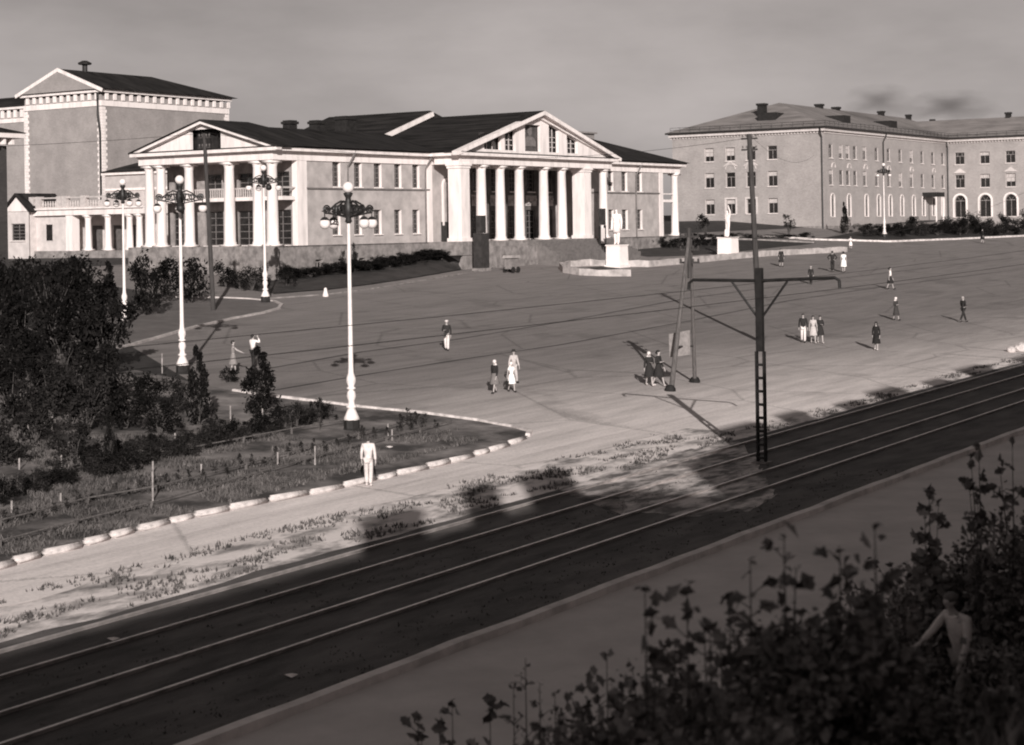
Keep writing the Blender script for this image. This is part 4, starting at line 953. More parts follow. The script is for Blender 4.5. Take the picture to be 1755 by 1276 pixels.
# ------------------------------------------------------------------ street lamps
def make_lamp(phi, dark=-1, label=''):
    root = thing('street_lamp', (0, 0, 0), label, 'street lamp', 'ornate white lamp posts round the square')
    b = MB(); b.lathe([(.36, -.3), (.36, .05), (.33, .08), (.33, .4), (.37, .44)], seg=8); b.build('plinth', darkm, root)
    b = MB(); b.lathe([(.35, .43), (.30, .55), (.2, .78), (.15, .9), (.22, .94), (.22, 1.0), (.14, 1.04), (.13, 1.2), (.2, 1.4), (.16, 1.58), (.1, 1.66), (.19, 1.70), (.19, 1.74), (.12, 1.8), (.2, 2.0), (.19, 2.15), (.12, 2.35), (.105, 2.6), (.085, 5.5), (.065, 8.5)], seg=18); b.build('pole', lampw, root, smooth=True)
    b = MB(); b.lathe([(.08, 8.5), (.15, 8.58), (.11, 8.7), (.19, 8.85), (.22, 9.05), (.2, 9.25), (.13, 9.4), (.11, 9.55), (.17, 9.66), (.2, 9.75), (.1, 9.78)], seg=14)
    b.build('spindle', darkm, root, smooth=True)
    for k in range(4):
        a = R(phi + 90 * k); ca, sa = math.cos(a), math.sin(a); m = Matrix.Rotation(a, 4, 'Z'); b = MB(m)
        b.tube([(.1, 0, 9.35), (.35, 0, 9.42), (.6, 0, 9.3), (.85, 0, 9.12), (1.1, 0, 9.08), (1.28, 0, 9.0)], [.04, .045, .04, .035, .035, .02], 6)
        b.tube([(.1, 0, 8.75), (.4, 0, 8.82), (.75, 0, 8.88), (1.15, 0, 8.95)], .035, 6)
        for (rc, zc_, rr_) in ((.3, 9.1, .16), (.42, 9.08, .17), (.6, 9.08, .12), (.8, 9.0, .1), (1.05, 9.08, .16), (1.05, 9.08, .08)):
            b.tube([(rc + rr_ * math.cos(t), 0, zc_ + rr_ * math.sin(t)) for t in [i * math.pi / 6 for i in range(12)]], .036, 5)
        b.tube([(.22, 0, 8.8), (.3, 0, 9.2)], .03, 5); b.tube([(.6, 0, 8.85), (.58, 0, 9.25)], .03, 5)
        b.tube([(1.15, 0, 8.97), (1.15, 0, 8.72)], .025, 5)
        arm = b.build('arm', darkm, root)
        b = MB(m); b.lathe([(.04, .28), (.1, .255), (.17, .185), (.2, .15)], (1.15, 0, 8.5), 16); b.build('globe_cap', darkm, arm)
        b = MB(m); b.sphere((1.15, 0, 8.5), .225, 18); b.build('globe', globem if k != dark else darkm, arm, smooth=True)
    b = MB(); b.sphere((0, 0, 9.98), .235, 20); b.build('top_globe', globem, root, smooth=True)
    return root
LP = [(603, 737, 38, -1, 311, 'nearest white lamp post, standing by the garden point with its whole shaft lit'),
      (313, 640, 12, 3, 300, 'white lamp post rising from dark shrubs before the left portico, one globe dark'),
      (214, 560, 35, -1, 306, 'leftmost white lamp post, its foot lost in the dark garden'),
      (455, 518, 27, 3, 282, 'white lamp post at the curve of the side path, before the portico corner column'),
      (1516, 406, 33, -1, 279, 'farthest lamp post, in front of the brick apartment house')]
for x_, y_, phi, dk, yt, lab in LP:
    l_ = make_lamp(phi - 56, dk, lab); p = P(x_, y_); l_.location = p
    h_ = (y_ - yt) / ppm(p); s_ = h_ / 10.22; l_.scale = (s_, s_, s_)

# ------------------------------------------------------------------ wooden poles, A-frame, catenary mast
def pole(px0, py0, px1, py1, label, r0=.17, r1=.12, arms=((.3, .55), (1.0, .55))):
    p = P(px0, py0); d = depth(p); t = at(px1, py1, d); root = thing('telegraph_pole', p, label, 'utility pole', 'tarred wooden poles')
    b = MB(); b.tube([p - Vector((0, 0, .4)), p.lerp(t, .5), t], [r0, (r0 + r1) / 2, r1], 12); b.build('shaft', woodd, root)
    for dz, w in arms:
        c = t - Vector((0, 0, dz)); b = MB(); b.fr = Matrix.Translation(c); b.box(-.06, .06, -w, w, -.05, .05); cr_ = b.build('cross_arm', woodd, root)
        for k in (-.85, -.35, .35, .85):
            b = MB(); b.fr = Matrix.Translation(c); b.tube([(0, w * k, .04), (0, w * k, .16)], .02, 5); b.lathe([(.05, .12), (.06, .2), (.035, .26)], (0, w * k, 0), 8); b.build('insulator', mat('insulator_porcelain', .1, .16, 6, rough=.4), cr_)
    return t
tA = pole(1303, 585, 1284, 229, 'tall dark wooden pole leaning left behind the steel mast, in front of the brick house', .19, .15)
tB = pole(366, 532, 350, 228, 'dark wooden pole in front of the left portico columns', .17, .13)
b = MB(); p = P(1303, 585); b.tube([p + Vector((.28, .1, -.3)), p + Vector((.2, .08, 2.2))], .13, 8)
tag(b.build('pole_stub', woodg), 'short weathered wooden stub bound to the foot of the tall leaning pole', 'pole stub')
# A-frame
woodn = mat('brown_wood', .07, .13, 4, stretch=(4, 4, .3), rough=.85)
p1, p2 = P(1149, 670), P(1191, 655); dm = (depth(p1) + depth(p2)) / 2; top = at(1181, 402, dm)
af = thing('a_frame_pole', (p1 + p2) / 2, 'slim A-frame wooden pole with a grey notice board between its legs', 'utility pole')
b = MB(); b.tube([p1 - Vector((0, 0, .3)), top], [.135, .08], 10); b.build('leg', woodn, af)
b = MB(); b.tube([p2 - Vector((0, 0, .3)), top + Vector((.05, -.05, 0))], [.105, .07], 10); b.build('leg', woodn, af)
b = MB(); b.tube([top - Vector((0, 0, 2.2)), top + Vector((0, 0, .35))], .12, 8); b.build('head_piece', woodd, af)
for k, zz in enumerate((.1, .75, 1.4)):
    b = MB(Matrix.Translation(top - Vector((0, 0, zz)))); b.box(-.05, .05, -.55, .55, -.05, .05)
    for s_ in (-.5, -.2, .2, .5): b.lathe([(.05, .05), (.06, .15), (.03, .2)], (0, s_, 0), 8)
    b.build('cross_arm', woodd, af)
b = MB(); q0, q1 = p1.lerp(top, .28), p2.lerp(top, .25); b.tube([q0, q1], .05, 6); b.build('tie_bar', woodd, af)
c0, c1 = at(1146, 572, dm - .3), at(1182, 565, dm - .3); c2, c3 = at(1183, 607, dm - .3), at(1147, 612, dm - .3); nn = Vector((-V.x, -V.y, 0)) * .06
b = MB(); b.add([c0, c1, c2, c3, c0 + nn, c1 + nn, c2 + nn, c3 + nn], [(0, 1, 2, 3), (7, 6, 5, 4), (0, 4, 5, 1), (1, 5, 6, 2), (2, 6, 7, 3), (3, 7, 4, 0)])
b.build('notice_board', mat('board_grey', .16, .26, 4), af)
for p_ in (p1, p2): b = MB(Matrix.Translation(p_)); b.lathe([(.3, -.2), (.28, .12), (.2, .25), (.1, .3)], seg=9); b.build('footing', MATS['soot'], af)
# mast between the tracks
p = P(1306, 793); d = depth(p); hm = (793 - 459) / ppm(p); ms = thing('tram_mast', p, 'steel lattice tram mast with T-shaped cross arm standing between the tracks', 'tram mast')
FM = Matrix.Translation(p)
b = MB(FM)
for s_ in (-1, 1): b.box(-.09, .09, s_ * .155 - .035, s_ * .155 + .035, -.4, 4.2)
b.build('channel', steeld, ms)
k = 0; z_ = .15
while z_ < 4.1: b = MB(FM); b.box(-.10, .10, -.119, .119, z_, z_ + .09); z_ += .5; b.build('batten', steeld, ms)
b = MB(FM); b.box(-.10, .10, -.135, .135, 4.2, hm); b.build('upper_shaft', steeld, ms)
za_ = (793 - 480) / ppm(p)
ya = 2.95; yb = 3.2
b = MB(FM); b.tube([(0, ya + .05, za_ - .38), (0, ya + .02, za_ - .12), (0, ya - .15, za_), (0, 0, za_ - .02), (0, -yb + .15, za_ + .1), (0, -yb - .02, za_), (0, -yb - .04, za_ - .28)], .062, 8); b.build('cross_arm', steeld, ms)
for s_ in (1.15, -1.15):
    b = MB(FM); b.tube([(0, s_ * .12, za_ - 1.35), (0, s_, za_ - .04)], .045, 6); b.build('brace', steeld, ms)
for i, yo in enumerate((ya + .05, -yb - .04)):
    c = p + Vector((0, yo, za_ - (.42 if i == 0 else .3))); b = MB(); pts = [c + Vector((x_, 0, .012 * x_ + .25 * ((x_ / 45.) ** 2 if abs(x_) < 45 else 1))) for x_ in range(-45, 136, 15)]; b.tube(pts, .009, 4)
    tag(b.build('contact_wire', steeld), ['tram contact wire hung from the far end of the mast arm', 'tram contact wire hung from the near end of the mast arm'][i], 'wire', 'tram contact wires')
b = MB(FM); b.box(-.3, .3, -.3, .3, -.3, .05); b.build('base_plate', kerbg, ms)
# wires from the poles
for i, (u_, v_, sag) in enumerate(((tA, tA + Vector((60, 22, 1)), 1.2), (top, at(1755, 330, 150), 1.5), (tB, tB + Vector((-60, 6, -2)), 1.0), (tA + Vector((0, 0, -.25)), tB + Vector((0, 0, .1)), 1.6))):
    pts = [u_.lerp(v_, k / 16) - Vector((0, 0, sag * 4 * (k / 16) * (1 - k / 16))) for k in range(17)]
    b = MB(); b.tube(pts, .012, 4); tag(b.build('overhead_wire', steeld), ['thin wire running from the tall leaning pole towards the brick house', 'thin wire running right from the head of the A-frame pole', 'thin wire running left from the pole before the left portico', 'long thin wire slung between the two tarred wooden poles'][i], 'wire', 'overhead wires')

# ------------------------------------------------------------------ people
def skin(nodes, edges, root, name, m, sub=1):
    """nodes: list of (co, rx, ry)"""
    me = bpy.data.meshes.new(name); me.from_pydata([n[0] for n in nodes], edges, []); ob = bpy.data.objects.new(name, me); COL.objects.link(ob)
    ob.modifiers.new('s', 'SKIN').use_smooth_shade = True; sv = me.skin_vertices[0].data if me.skin_vertices else None
    if sv is None:
        bm = bmesh.new(); bm.from_mesh(me); bm.verts.layers.skin.verify(); bm.to_mesh(me); bm.free(); sv = me.skin_vertices[0].data
    for i, n in enumerate(nodes): sv[i].radius = (n[1], n[2]); sv[i].use_root = i == root
    if sub: mm = ob.modifiers.new('u', 'SUBSURF'); mm.levels = sub; mm.render_levels = sub
    dg = bpy.context.evaluated_depsgraph_get(); out = bpy.data.meshes.new_from_object(ob.evaluated_get(dg)); bpy.data.objects.remove(ob); out.name = name
    out.materials.clear(); out.materials.append(m)
    for p_ in out.polygons: p_.use_smooth = True
    return out
PEO = {}
def figure(stride=.0, arms='down', lean=0., fem=False, fingers=True):
    """joint positions of one posed figure facing -Y, 1.75 m tall"""
    J = {}; s = stride
    J['pel'] = Vector((0, 0, .95)); J['spi'] = Vector((0, -lean * .15, 1.13)); J['che'] = Vector((0, -lean * .35, 1.32)); J['nb'] = Vector((0, -lean * .5, 1.475)); J['nk'] = Vector((0, -lean * .56 - .01, 1.535))
    J['jaw'] = Vector((0, -lean * .6 - .03, 1.585)); J['hd'] = Vector((0, -lean * .63 - .005, 1.65)); J['top'] = Vector((0, -lean * .66 + .01, 1.705))
    for sd, q in ((1, 'l'), (-1, 'r')):
        w = .165 if fem else .19
        J['sh' + q] = J['che'] + Vector((sd * w, .0, .11)); sw = -s * sd * .5
        a = arms if isinstance(arms, str) else arms[0 if sd == 1 else 1]
        if a == 'down': J['el' + q] = J['sh' + q] + Vector((sd * .05, sw * .35 + .02, -.29)); J['wr' + q] = J['el' + q] + Vector((sd * .015, sw * .6 - .05, -.25)); hd_ = Vector((0, -.05 + sw * .2, -.17))
        elif a == 'bent': J['el' + q] = J['sh' + q] + Vector((sd * .07, .04, -.28)); J['wr' + q] = J['el' + q] + Vector((-sd * .12, -.2, .03)); hd_ = Vector((-sd * .13, -.1, .01))
        elif a == 'face': J['el' + q] = J['sh' + q] + Vector((sd * .15, -.16, -.1)); J['wr' + q] = J['el' + q] + Vector((-sd * .17, -.06, .22)); hd_ = Vector((-sd * .09, -.0, .13))
        elif a == 'up': J['el' + q] = J['sh' + q] + Vector((sd * .1, -.08, .22)); J['wr' + q] = J['el' + q] + Vector((-sd * .06, -.06, .24)); hd_ = Vector((-sd * .02, -.02, .17))
        elif a == 'hip': J['el' + q] = J['sh' + q] + Vector((sd * .2, .08, -.22)); J['wr' + q] = J['el' + q] + Vector((-sd * .18, -.08, -.2)); hd_ = Vector((-sd * .06, -.08, -.1))
        elif a == 'fwd': J['el' + q] = J['sh' + q] + Vector((sd * .04, -.2, -.2)); J['wr' + q] = J['el' + q] + Vector((-sd * .03, -.2, -.1)); hd_ = Vector((0, -.15, -.06))
        J['hn' + q] = J['wr' + q] + hd_ * .45; J['hv' + q] = hd_.normalized()
        lg = s * sd
        J['hi' + q] = Vector((sd * .085, 0, .9)); J['kn' + q] = Vector((sd * .09, -lg * .42 - .02, .49 + abs(lg) * .01)); lift = .05 if lg < -.1 else 0
        J['an' + q] = Vector((sd * .085, -lg * .8 + (.03 if lg < 0 else 0), .085 + lift)); J['to' + q] = J['an' + q] + Vector((sd * .02, -.16, -.055 - lift * .7))
    return J
def person(px_, py_, hpx, label, face=0., stride=.3, arms='down', top='jacket', topv=.03, legs='trousers', legv=.03, hair='short', hairv=.02, fem=False, bag=None, lean=0., shoe=.02, loc=None, hm=None, group=None, skirtlen=.5):
    p = loc or P(px_, py_); J = figure(stride, arms, lean, fem); sk = mat('skin', .36, .44, 5, rough=.6)
    root = thing('person', p, label, 'person', group); root.rotation_euler = (0, 0, face)
    h_ = hm or hpx / ppm(p); s_ = h_ / (1.80 if hair in ('cap', 'scarf', 'hat') else 1.77); root.scale = (s_, s_, s_)
    n = []; e = []; ix = {}
    def nd(k, co, rx, ry=None, par=None):
        ix[k] = len(n); n.append((tuple(co), rx, ry or rx));
        if par is not None: e.append((ix[par], ix[k]))
    sw = .88 if fem else 1.
    nd('pel', J['pel'], .125, .1); nd('spi', J['spi'], .12 * sw, .095, 'pel'); nd('che', J['che'], .15 * sw, .11, 'spi'); nd('nb', J['nb'], .07, .065, 'che'); nd('nk', J['nk'], .05, .052, 'nb'); nd('jaw', J['jaw'], .055, .062, 'nk'); nd('hd', J['hd'], .078, .092, 'jaw'); nd('top', J['top'], .058, .07, 'hd')
    nd('no', J['hd'] + Vector((0, -.108, -.02)), .012, .012, 'hd')
    for q, sd in (('l', 1), ('r', -1)):
        nd('ea' + q, J['hd'] + Vector((sd * .085, .01, -.01)), .014, .014, 'hd')
        nd('sh' + q, J['sh' + q], .055, .055, 'che'); nd('el' + q, J['el' + q], .038, .038, 'sh' + q); nd('wr' + q, J['wr' + q], .026, .026, 'el' + q); nd('hn' + q, J['hn' + q], .036, .022, 'wr' + q)
        hv = J['hv' + q]; side = Vector((0, 1, 0)) if abs(hv.y) < .8 else Vector((1, 0, 0)); side = (side - hv * side.dot(hv)).normalized(); curl = hv.cross(side).normalized() * (-sd)
        for f in range(4):
            o_ = side * (.027 - .018 * f); ln = (.038, .044, .041, .032)[f]
            nd('f%d%s' % (f, q), J['hn' + q] + o_ + hv * .045, .009, .009, 'hn' + q); nd('g%d%s' % (f, q), J['hn' + q] + o_ + hv * (.045 + ln) + curl * .012, .008, .008, 'f%d%s' % (f, q)); nd('h%d%s' % (f, q), J['hn' + q] + o_ * .9 + hv * (.05 + ln * 1.5) + curl * .035, .007, .007, 'g%d%s' % (f, q))
        nd('t0' + q, J['hn' + q] + side * .045 + hv * .0, .011, .011, 'hn' + q); nd('t1' + q, J['hn' + q] + side * .062 + hv * .035 + curl * .015, .009, .009, 't0' + q)
        nd('hi' + q, J['hi' + q], .082, .085, 'pel'); nd('kn' + q, J['kn' + q], .052, .055, 'hi' + q); nd('an' + q, J['an' + q], .034, .036, 'kn' + q); nd('to' + q, J['to' + q], .036, .024, 'an' + q)
    key = ('b', stride, str(arms), lean, fem)
    if key not in PEO: PEO[key] = skin(n, e, 0, 'body', sk)
    o = bpy.data.objects.new('body', PEO[key]); COL.objects.link(o); o.parent = root
    tm = mat('cloth_%.2f' % topv, topv, topv * 1.35, 9, rough=.9); lm = mat('cloth_%.2f' % legv, legv, legv * 1.35, 9, rough=.9)
    def put(nm, me): o = bpy.data.objects.new(nm, me); COL.objects.link(o); o.parent = root; return o
    # upper garment
    n = []; e = []; ix = {}
    long_ = top in ('jacket', 'coat', 'suit')
    if long_: nd('low', J['pel'] + Vector((0, 0, -.13)), .17, .14); nd('pel', J['pel'], .155, .13, 'low')
    else: nd('pel', J['pel'] + Vector((0, 0, .03)), .14, .115)
    nd('spi', J['spi'], .14 * sw, .12, 'pel'); nd('che', J['che'], .17 * sw, .13, 'spi'); nd('nb', J['nb'] - Vector((0, 0, .02)), .085, .08, 'che')
    for q in 'lr':
        nd('sh' + q, J['sh' + q], .072, .07, 'che')
        if top in ('dress', 'shirt_short'): nd('el' + q, J['sh' + q].lerp(J['el' + q], .55), .06, .06, 'sh' + q)
        else: nd('el' + q, J['el' + q], .055, .055, 'sh' + q); nd('wr' + q, J['el' + q].lerp(J['wr' + q], .93), .045, .045, 'el' + q)
    key = ('t', stride, str(arms), lean, fem, top, topv)
    if key not in PEO: PEO[key] = skin(n, e, 0, top.split('_')[0], tm)
    put(top.split('_')[0], PEO[key])
    if legs == 'trousers':
        n = []; e = []; ix = {}; nd('pel', J['pel'] - Vector((0, 0, .01)), .135, .115)
        for q in 'lr': nd('hi' + q, J['hi' + q], .098, .1, 'pel'); nd('kn' + q, J['kn' + q], .078, .08, 'hi' + q); nd('an' + q, J['an' + q] + Vector((0, 0, .0)), .066, .075, 'kn' + q)
        key = ('l', stride, legv)
        if key not in PEO: PEO[key] = skin(n, e, 0, 'trousers', lm)
        put('trousers', PEO[key])
    else:
        b = MB(); seg = 20; rings = []
        wz = 1.06; lz = skirtlen
        for i in range(7):
            t = i / 6; z_ = wz + (lz - wz) * t; rx = .13 + .11 * t ** .7 + .02; ry = .115 + .09 * t + abs(stride) * .22 * t
            rings.append([(rx * math.cos(a) * (1 + .06 * t * math.sin(a * 7 + 1)), ry * math.sin(a) * (1 + .06 * t * math.sin(a * 7 + 1)), z_ - .015 * t * math.sin(a * 7)) for a in [2 * math.pi * k / seg for k in range(seg)]])
        b.add([v_ for r_ in rings for v_ in r_], [(i * seg + k, i * seg + (k + 1) % seg, (i + 1) * seg + (k + 1) % seg, (i + 1) * seg + k) for i in range(6) for k in range(seg)])
        b.build('skirt', lm if legs == 'skirt' else tm, root, smooth=True, world=False)
    hmn = mat('hair_%.2f' % hairv, hairv, hairv * 1.3, 12, rough=.7); hd = J['hd']
    b = MB(); 
    if hair == 'short': b.lathe([(.088, .0), (.094, .04), (.08, .08), (.045, .105), (.01, .112)], (0, hd.y + .018, hd.z - .005), 14, .92, 1.08); b.sphere((0, hd.y + .045, hd.z - .015), .078, 12)
    elif hair == 'bun': b.lathe([(.088, .0), (.096, .04), (.082, .08), (.045, .108), (.01, .115)], (0, hd.y + .018, hd.z - .005), 14, .95, 1.08); b.sphere((0, hd.y + .05, hd.z - .02), .085, 12); b.sphere((0, hd.y + .13, hd.z - .03), .045, 10)
    elif hair == 'scarf': b.lathe([(.09, -.07), (.1, -.02), (.1, .03), (.088, .08), (.05, .112), (.01, .12)], (0, hd.y + .022, hd.z), 14, .95, 1.1); b.lathe([(.07, 0), (.13, -.1), (.1, -.14)], (0, hd.y + .06, hd.z - .05), 10, 1, .6)
    elif hair == 'cap': b.lathe([(.095, .02), (.115, .05), (.11, .085), (.06, .11), (.01, .115)], (0, hd.y + .005, hd.z), 14, .95, 1.1); b.lathe([(.08, .02), (.085, .03)], (0, hd.y - .07, hd.z), 12, .9, .7)
    elif hair == 'hat': b.lathe([(.16, .03), (.165, .04), (.1, .045), (.095, .13), (.07, .15), (.01, .145)], (0, hd.y + .005, hd.z), 16, .95, 1.1)
    b.build({'short': 'hair', 'bun': 'hair', 'scarf': 'headscarf', 'cap': 'cap', 'hat': 'hat'}[hair], hmn, root, smooth=True, world=False)
    sm__ = mat('shoe_%.2f' % shoe, shoe, shoe * 1.4, 6, rough=.5)
    for q in 'lr':
        a_, t_ = J['an' + q], J['to' + q]; b = MB(); c = (a_ + t_) / 2; b.sphere((c.x, c.y, c.z + .0), .055, 10, .05); b.v = [Vector((v_.x, c.y + (v_.y - c.y) * 2.3, v_.z)) for v_ in b.v]; b.build('shoe', sm__, root, smooth=True, world=False)
    if bag:
        h__ = J['hn' + bag] + J['hv' + bag] * .05; b = MB(Matrix.Translation(h__ + Vector((0, 0, -.1)))); b.box(-.05, .05, -.17, .17, -.25, 0); b.build('handbag', mat('bag_leather', .03, .05, 6, rough=.5), root, world=False)
        b = MB(Matrix.Translation(h__)); b.tube([(0, -.1, -.1), (0, -.06, .0), (0, .06, .0), (0, .1, -.1)], .01, 5); b.build('bag_handle', MATS['bag_leather'], root, world=False)
    return root
# facing: local -Y; V heading away from the camera
def hd(deg):     # 0 = walks away from camera, 90 = walks to the right in the picture, 180 = towards camera
    a = math.atan2(V.y, V.x) - R(deg); return a + math.pi / 2
person(632, 833, 88, 'man in a white suit with dark hair standing on the pale road beside the kerbstones', hd(10), .08, 'down', 'suit', .55, 'trousers', .52, 'short', .045, shoe=.5)
person(766, 601, 54, 'man in dark jacket, white trousers and pale cap alone in the middle of the square', hd(190), .12, ('down', 'bent'), 'jacket', .025, 'trousers', .6, 'cap', .6, bag='r')
person(848, 674, 59, 'woman in pale headscarf, dark jacket and grey skirt striding left of the white dress', hd(215), .3, 'down', 'jacket', .022, 'skirt', .14, 'scarf', .6, fem=True, bag=None)
person(877, 672, 53, 'woman in a full white dress and white headscarf with a dark handbag', hd(150), .25, 'down', 'dress', .75, 'dress', .75, 'scarf', .7, fem=True, bag='r')
person(881, 656, 58, 'man in a light shirt and dark hat just behind the woman in the white dress', hd(150), .2, 'down', 'shirt', .42, 'trousers', .4, 'hat', .03)
person(1113, 661, 60, 'woman in pale headscarf and dark coat, left one of the pair by the A-frame pole', hd(165), .25, ('bent', 'down'), 'coat', .02, 'coatskirt', .02, 'scarf', .6, fem=True, skirtlen=.48, shoe=.5)
person(1129, 662, 63, 'dark haired woman in black coat, right one of the pair by the A-frame pole', hd(120), .32, ('down', 'bent'), 'coat', .018, 'coatskirt', .018, 'bun', .02, fem=True, skirtlen=.48, shoe=.4)
person(1377, 587, 50, 'man in open dark jacket and white trousers, left of the walking trio', hd(190), .16, 'down', 'jacket', .02, 'trousers', .62, 'short', .02)
person(1394, 588, 48, 'woman in a pale patterned dress, in the middle of the walking trio', hd(180), .3, 'down', 'dress', .4, 'dress', .4, 'bun', .02, fem=True, shoe=.4)
person(1406, 588, 48, 'woman in a dark coat with pale stockings, right of the walking trio', hd(175), .33, ('bent', 'down'), 'coat', .02, 'coatskirt', .02, 'short', .02, fem=True, skirtlen=.52, shoe=.4)
person(1502, 600, 50, 'woman in a long black coat and dark headscarf walking alone below the others', hd(200), .15, 'down', 'coat', .014, 'coatskirt', .014, 'scarf', .02, fem=True, skirtlen=.42, shoe=.5)
person(1536, 549, 41, 'woman in dark grey coat and white headscarf with her arms close', hd(140), .2, 'bent', 'coat', .04, 'coatskirt', .04, 'scarf', .7, fem=True, skirtlen=.4)
person(1651, 552, 45, 'man in a dark suit with pale hair striding towards the right edge', hd(60), .42, ('down', 'bent'), 'jacket', .018, 'trousers', .02, 'short', .3)
person(1526, 496, 39, 'woman in white blouse and dark skirt walking right', hd(100), .3, 'down', 'shirt_short', .7, 'skirt', .02, 'bun', .02, fem=True)
person(1390, 487, 32, 'man in a dark jacket seen just above the mast arm', hd(200), .15, 'down', 'jacket', .02, 'trousers', .03, 'cap', .35)
person(1339, 457, 32, 'man in a long dark coat standing alone near the bed wall', hd(160), .1, 'down', 'coat', .02, 'coatskirt', .02, 'short', .03, skirtlen=.45)
person(1427, 466, 37, 'man in a dark suit walking beside the woman in a bright white dress', hd(20), .12, 'hip', 'jacket', .02, 'trousers', .02, 'short', .02)
person(1446, 467, 37, 'dark haired woman in a bright white knee-length dress next to a man in dark suit', hd(20), .12, 'down', 'dress', .8, 'dress', .8, 'bun', .02, fem=True)
person(1458, 427, 22, 'woman in white far off at the end of the bed wall, with a dark bundle', hd(170), .1, 'bent', 'dress', .7, 'dress', .7, 'short', .2, fem=True)
person(1684, 417, 26, 'small dark figure far off on the right beyond the white kerb line', hd(60), .35, 'down', 'coat', .015, 'coatskirt', .015, 'short', .02)
person(434, 632, 60, 'man in a white shirt raising both hands to his face behind the bushy shrub', hd(40), .1, 'face', 'shirt', .72, 'trousers', .02, 'short', .03)
person(400, 640, 58, 'thin person in grey dress facing the man with raised hands', hd(80), .15, 'fwd', 'dress', .2, 'dress', .2, 'short', .03, fem=True)
# climber in the dark foreground shrubs
pf = at(1650, 1010, 22); pf.z = g(pf.x, pf.y)
person(0, 0, 0, 'blurred person in pale clothes standing among the dark foreground shrubs', hd(-120), .35, ('down', 'fwd'), 'shirt', .5, 'trousers', .25, 'short', .1, lean=.35, loc=pf, hm=1.75)
# pushcart near the palace lawn
p = P(877, 467); pc = thing('pushcart', p, 'small grey covered pushcart parked at the lawn edge below the portico', 'pushcart')
Fp = frame(p, ex, ey); b = MB(Fp); b.prism([(-.55, .35), (.55, .35), (.5, 1.35), (-.5, 1.35)], -.4, .4); b.build('body', mat('cart_grey', .16, .24, 4), pc)
b = MB(Fp); b.prism([(-.7, 1.353), (.7, 1.353), (.55, 1.6), (-.55, 1.6)], -.55, .55); b.build('hood', mat('cart_hood', .28, .38, 3), pc)
for s_ in (-.4, .4):
    b = MB(Fp); b.prism([(s_ + .28 * math.cos(k * math.pi / 8), .28 + .28 * math.sin(k * math.pi / 8)) for k in range(16)], -.5, -.42); b.build('wheel', darkm, pc)
    b = MB(Fp); b.prism([(s_ + .28 * math.cos(k * math.pi / 8), .28 + .28 * math.sin(k * math.pi / 8)) for k in range(16)], .42, .5); b.build('wheel', darkm, pc)
p = P(558, 508); b = MB(Matrix.Translation(p)); b.lathe([(.22, -.1), (.24, .1), (.17, .3), (.12, .5), (.13, .58), (.05, .68)], seg=12)
tag(b.build('bollard', lampw, smooth=True), 'small white bollard on the square just below the palace lawn', 'bollard')
for i, (x_, y_, s_) in enumerate(((1733, 603, .28), (1750, 602, .42))):
    p = P(x_, y_); b = bmesh.new(); bmesh.ops.create_icosphere(b, subdivisions=2, radius=s_)
    for v_ in b.verts: v_.co *= 1 + .25 * noise.noise(v_.co * 4 + Vector((i, 0, 0))); v_.co.z *= .8
    me = bpy.data.meshes.new('boulder'); b.to_mesh(me); b.free(); me.materials.append(kerbw); o = bpy.data.objects.new('boulder', me); COL.objects.link(o); o.location = p + Vector((0, 0, s_ * .5))
    tag(o, ['smaller whitewashed boulder, left of two beside the tram line at the right edge', 'larger whitewashed boulder cut by the right edge'][i], 'boulder', 'whitewashed boulders')
# notice the scraps of paper
for i, (x_, y_) in enumerate(((668, 768), (195, 1098), (500, 1161))):
    p = P(x_, y_); b = MB(Matrix.Translation(p)); b.add([(-.12, -.1, .03), (.12, -.08, .05), (.1, .1, .04), (-.1, .12, .07), (0, 0, .09)], [(0, 1, 4), (1, 2, 4), (2, 3, 4), (3, 0, 4)])
    tag(b.build('paper_scrap', white), ['crumpled white paper on the garden grass right of the man in white', 'crumpled white paper between the two left rails of the tram line', 'crumpled white paper on the ballast near the near street kerb'][i], 'litter', 'paper scraps')

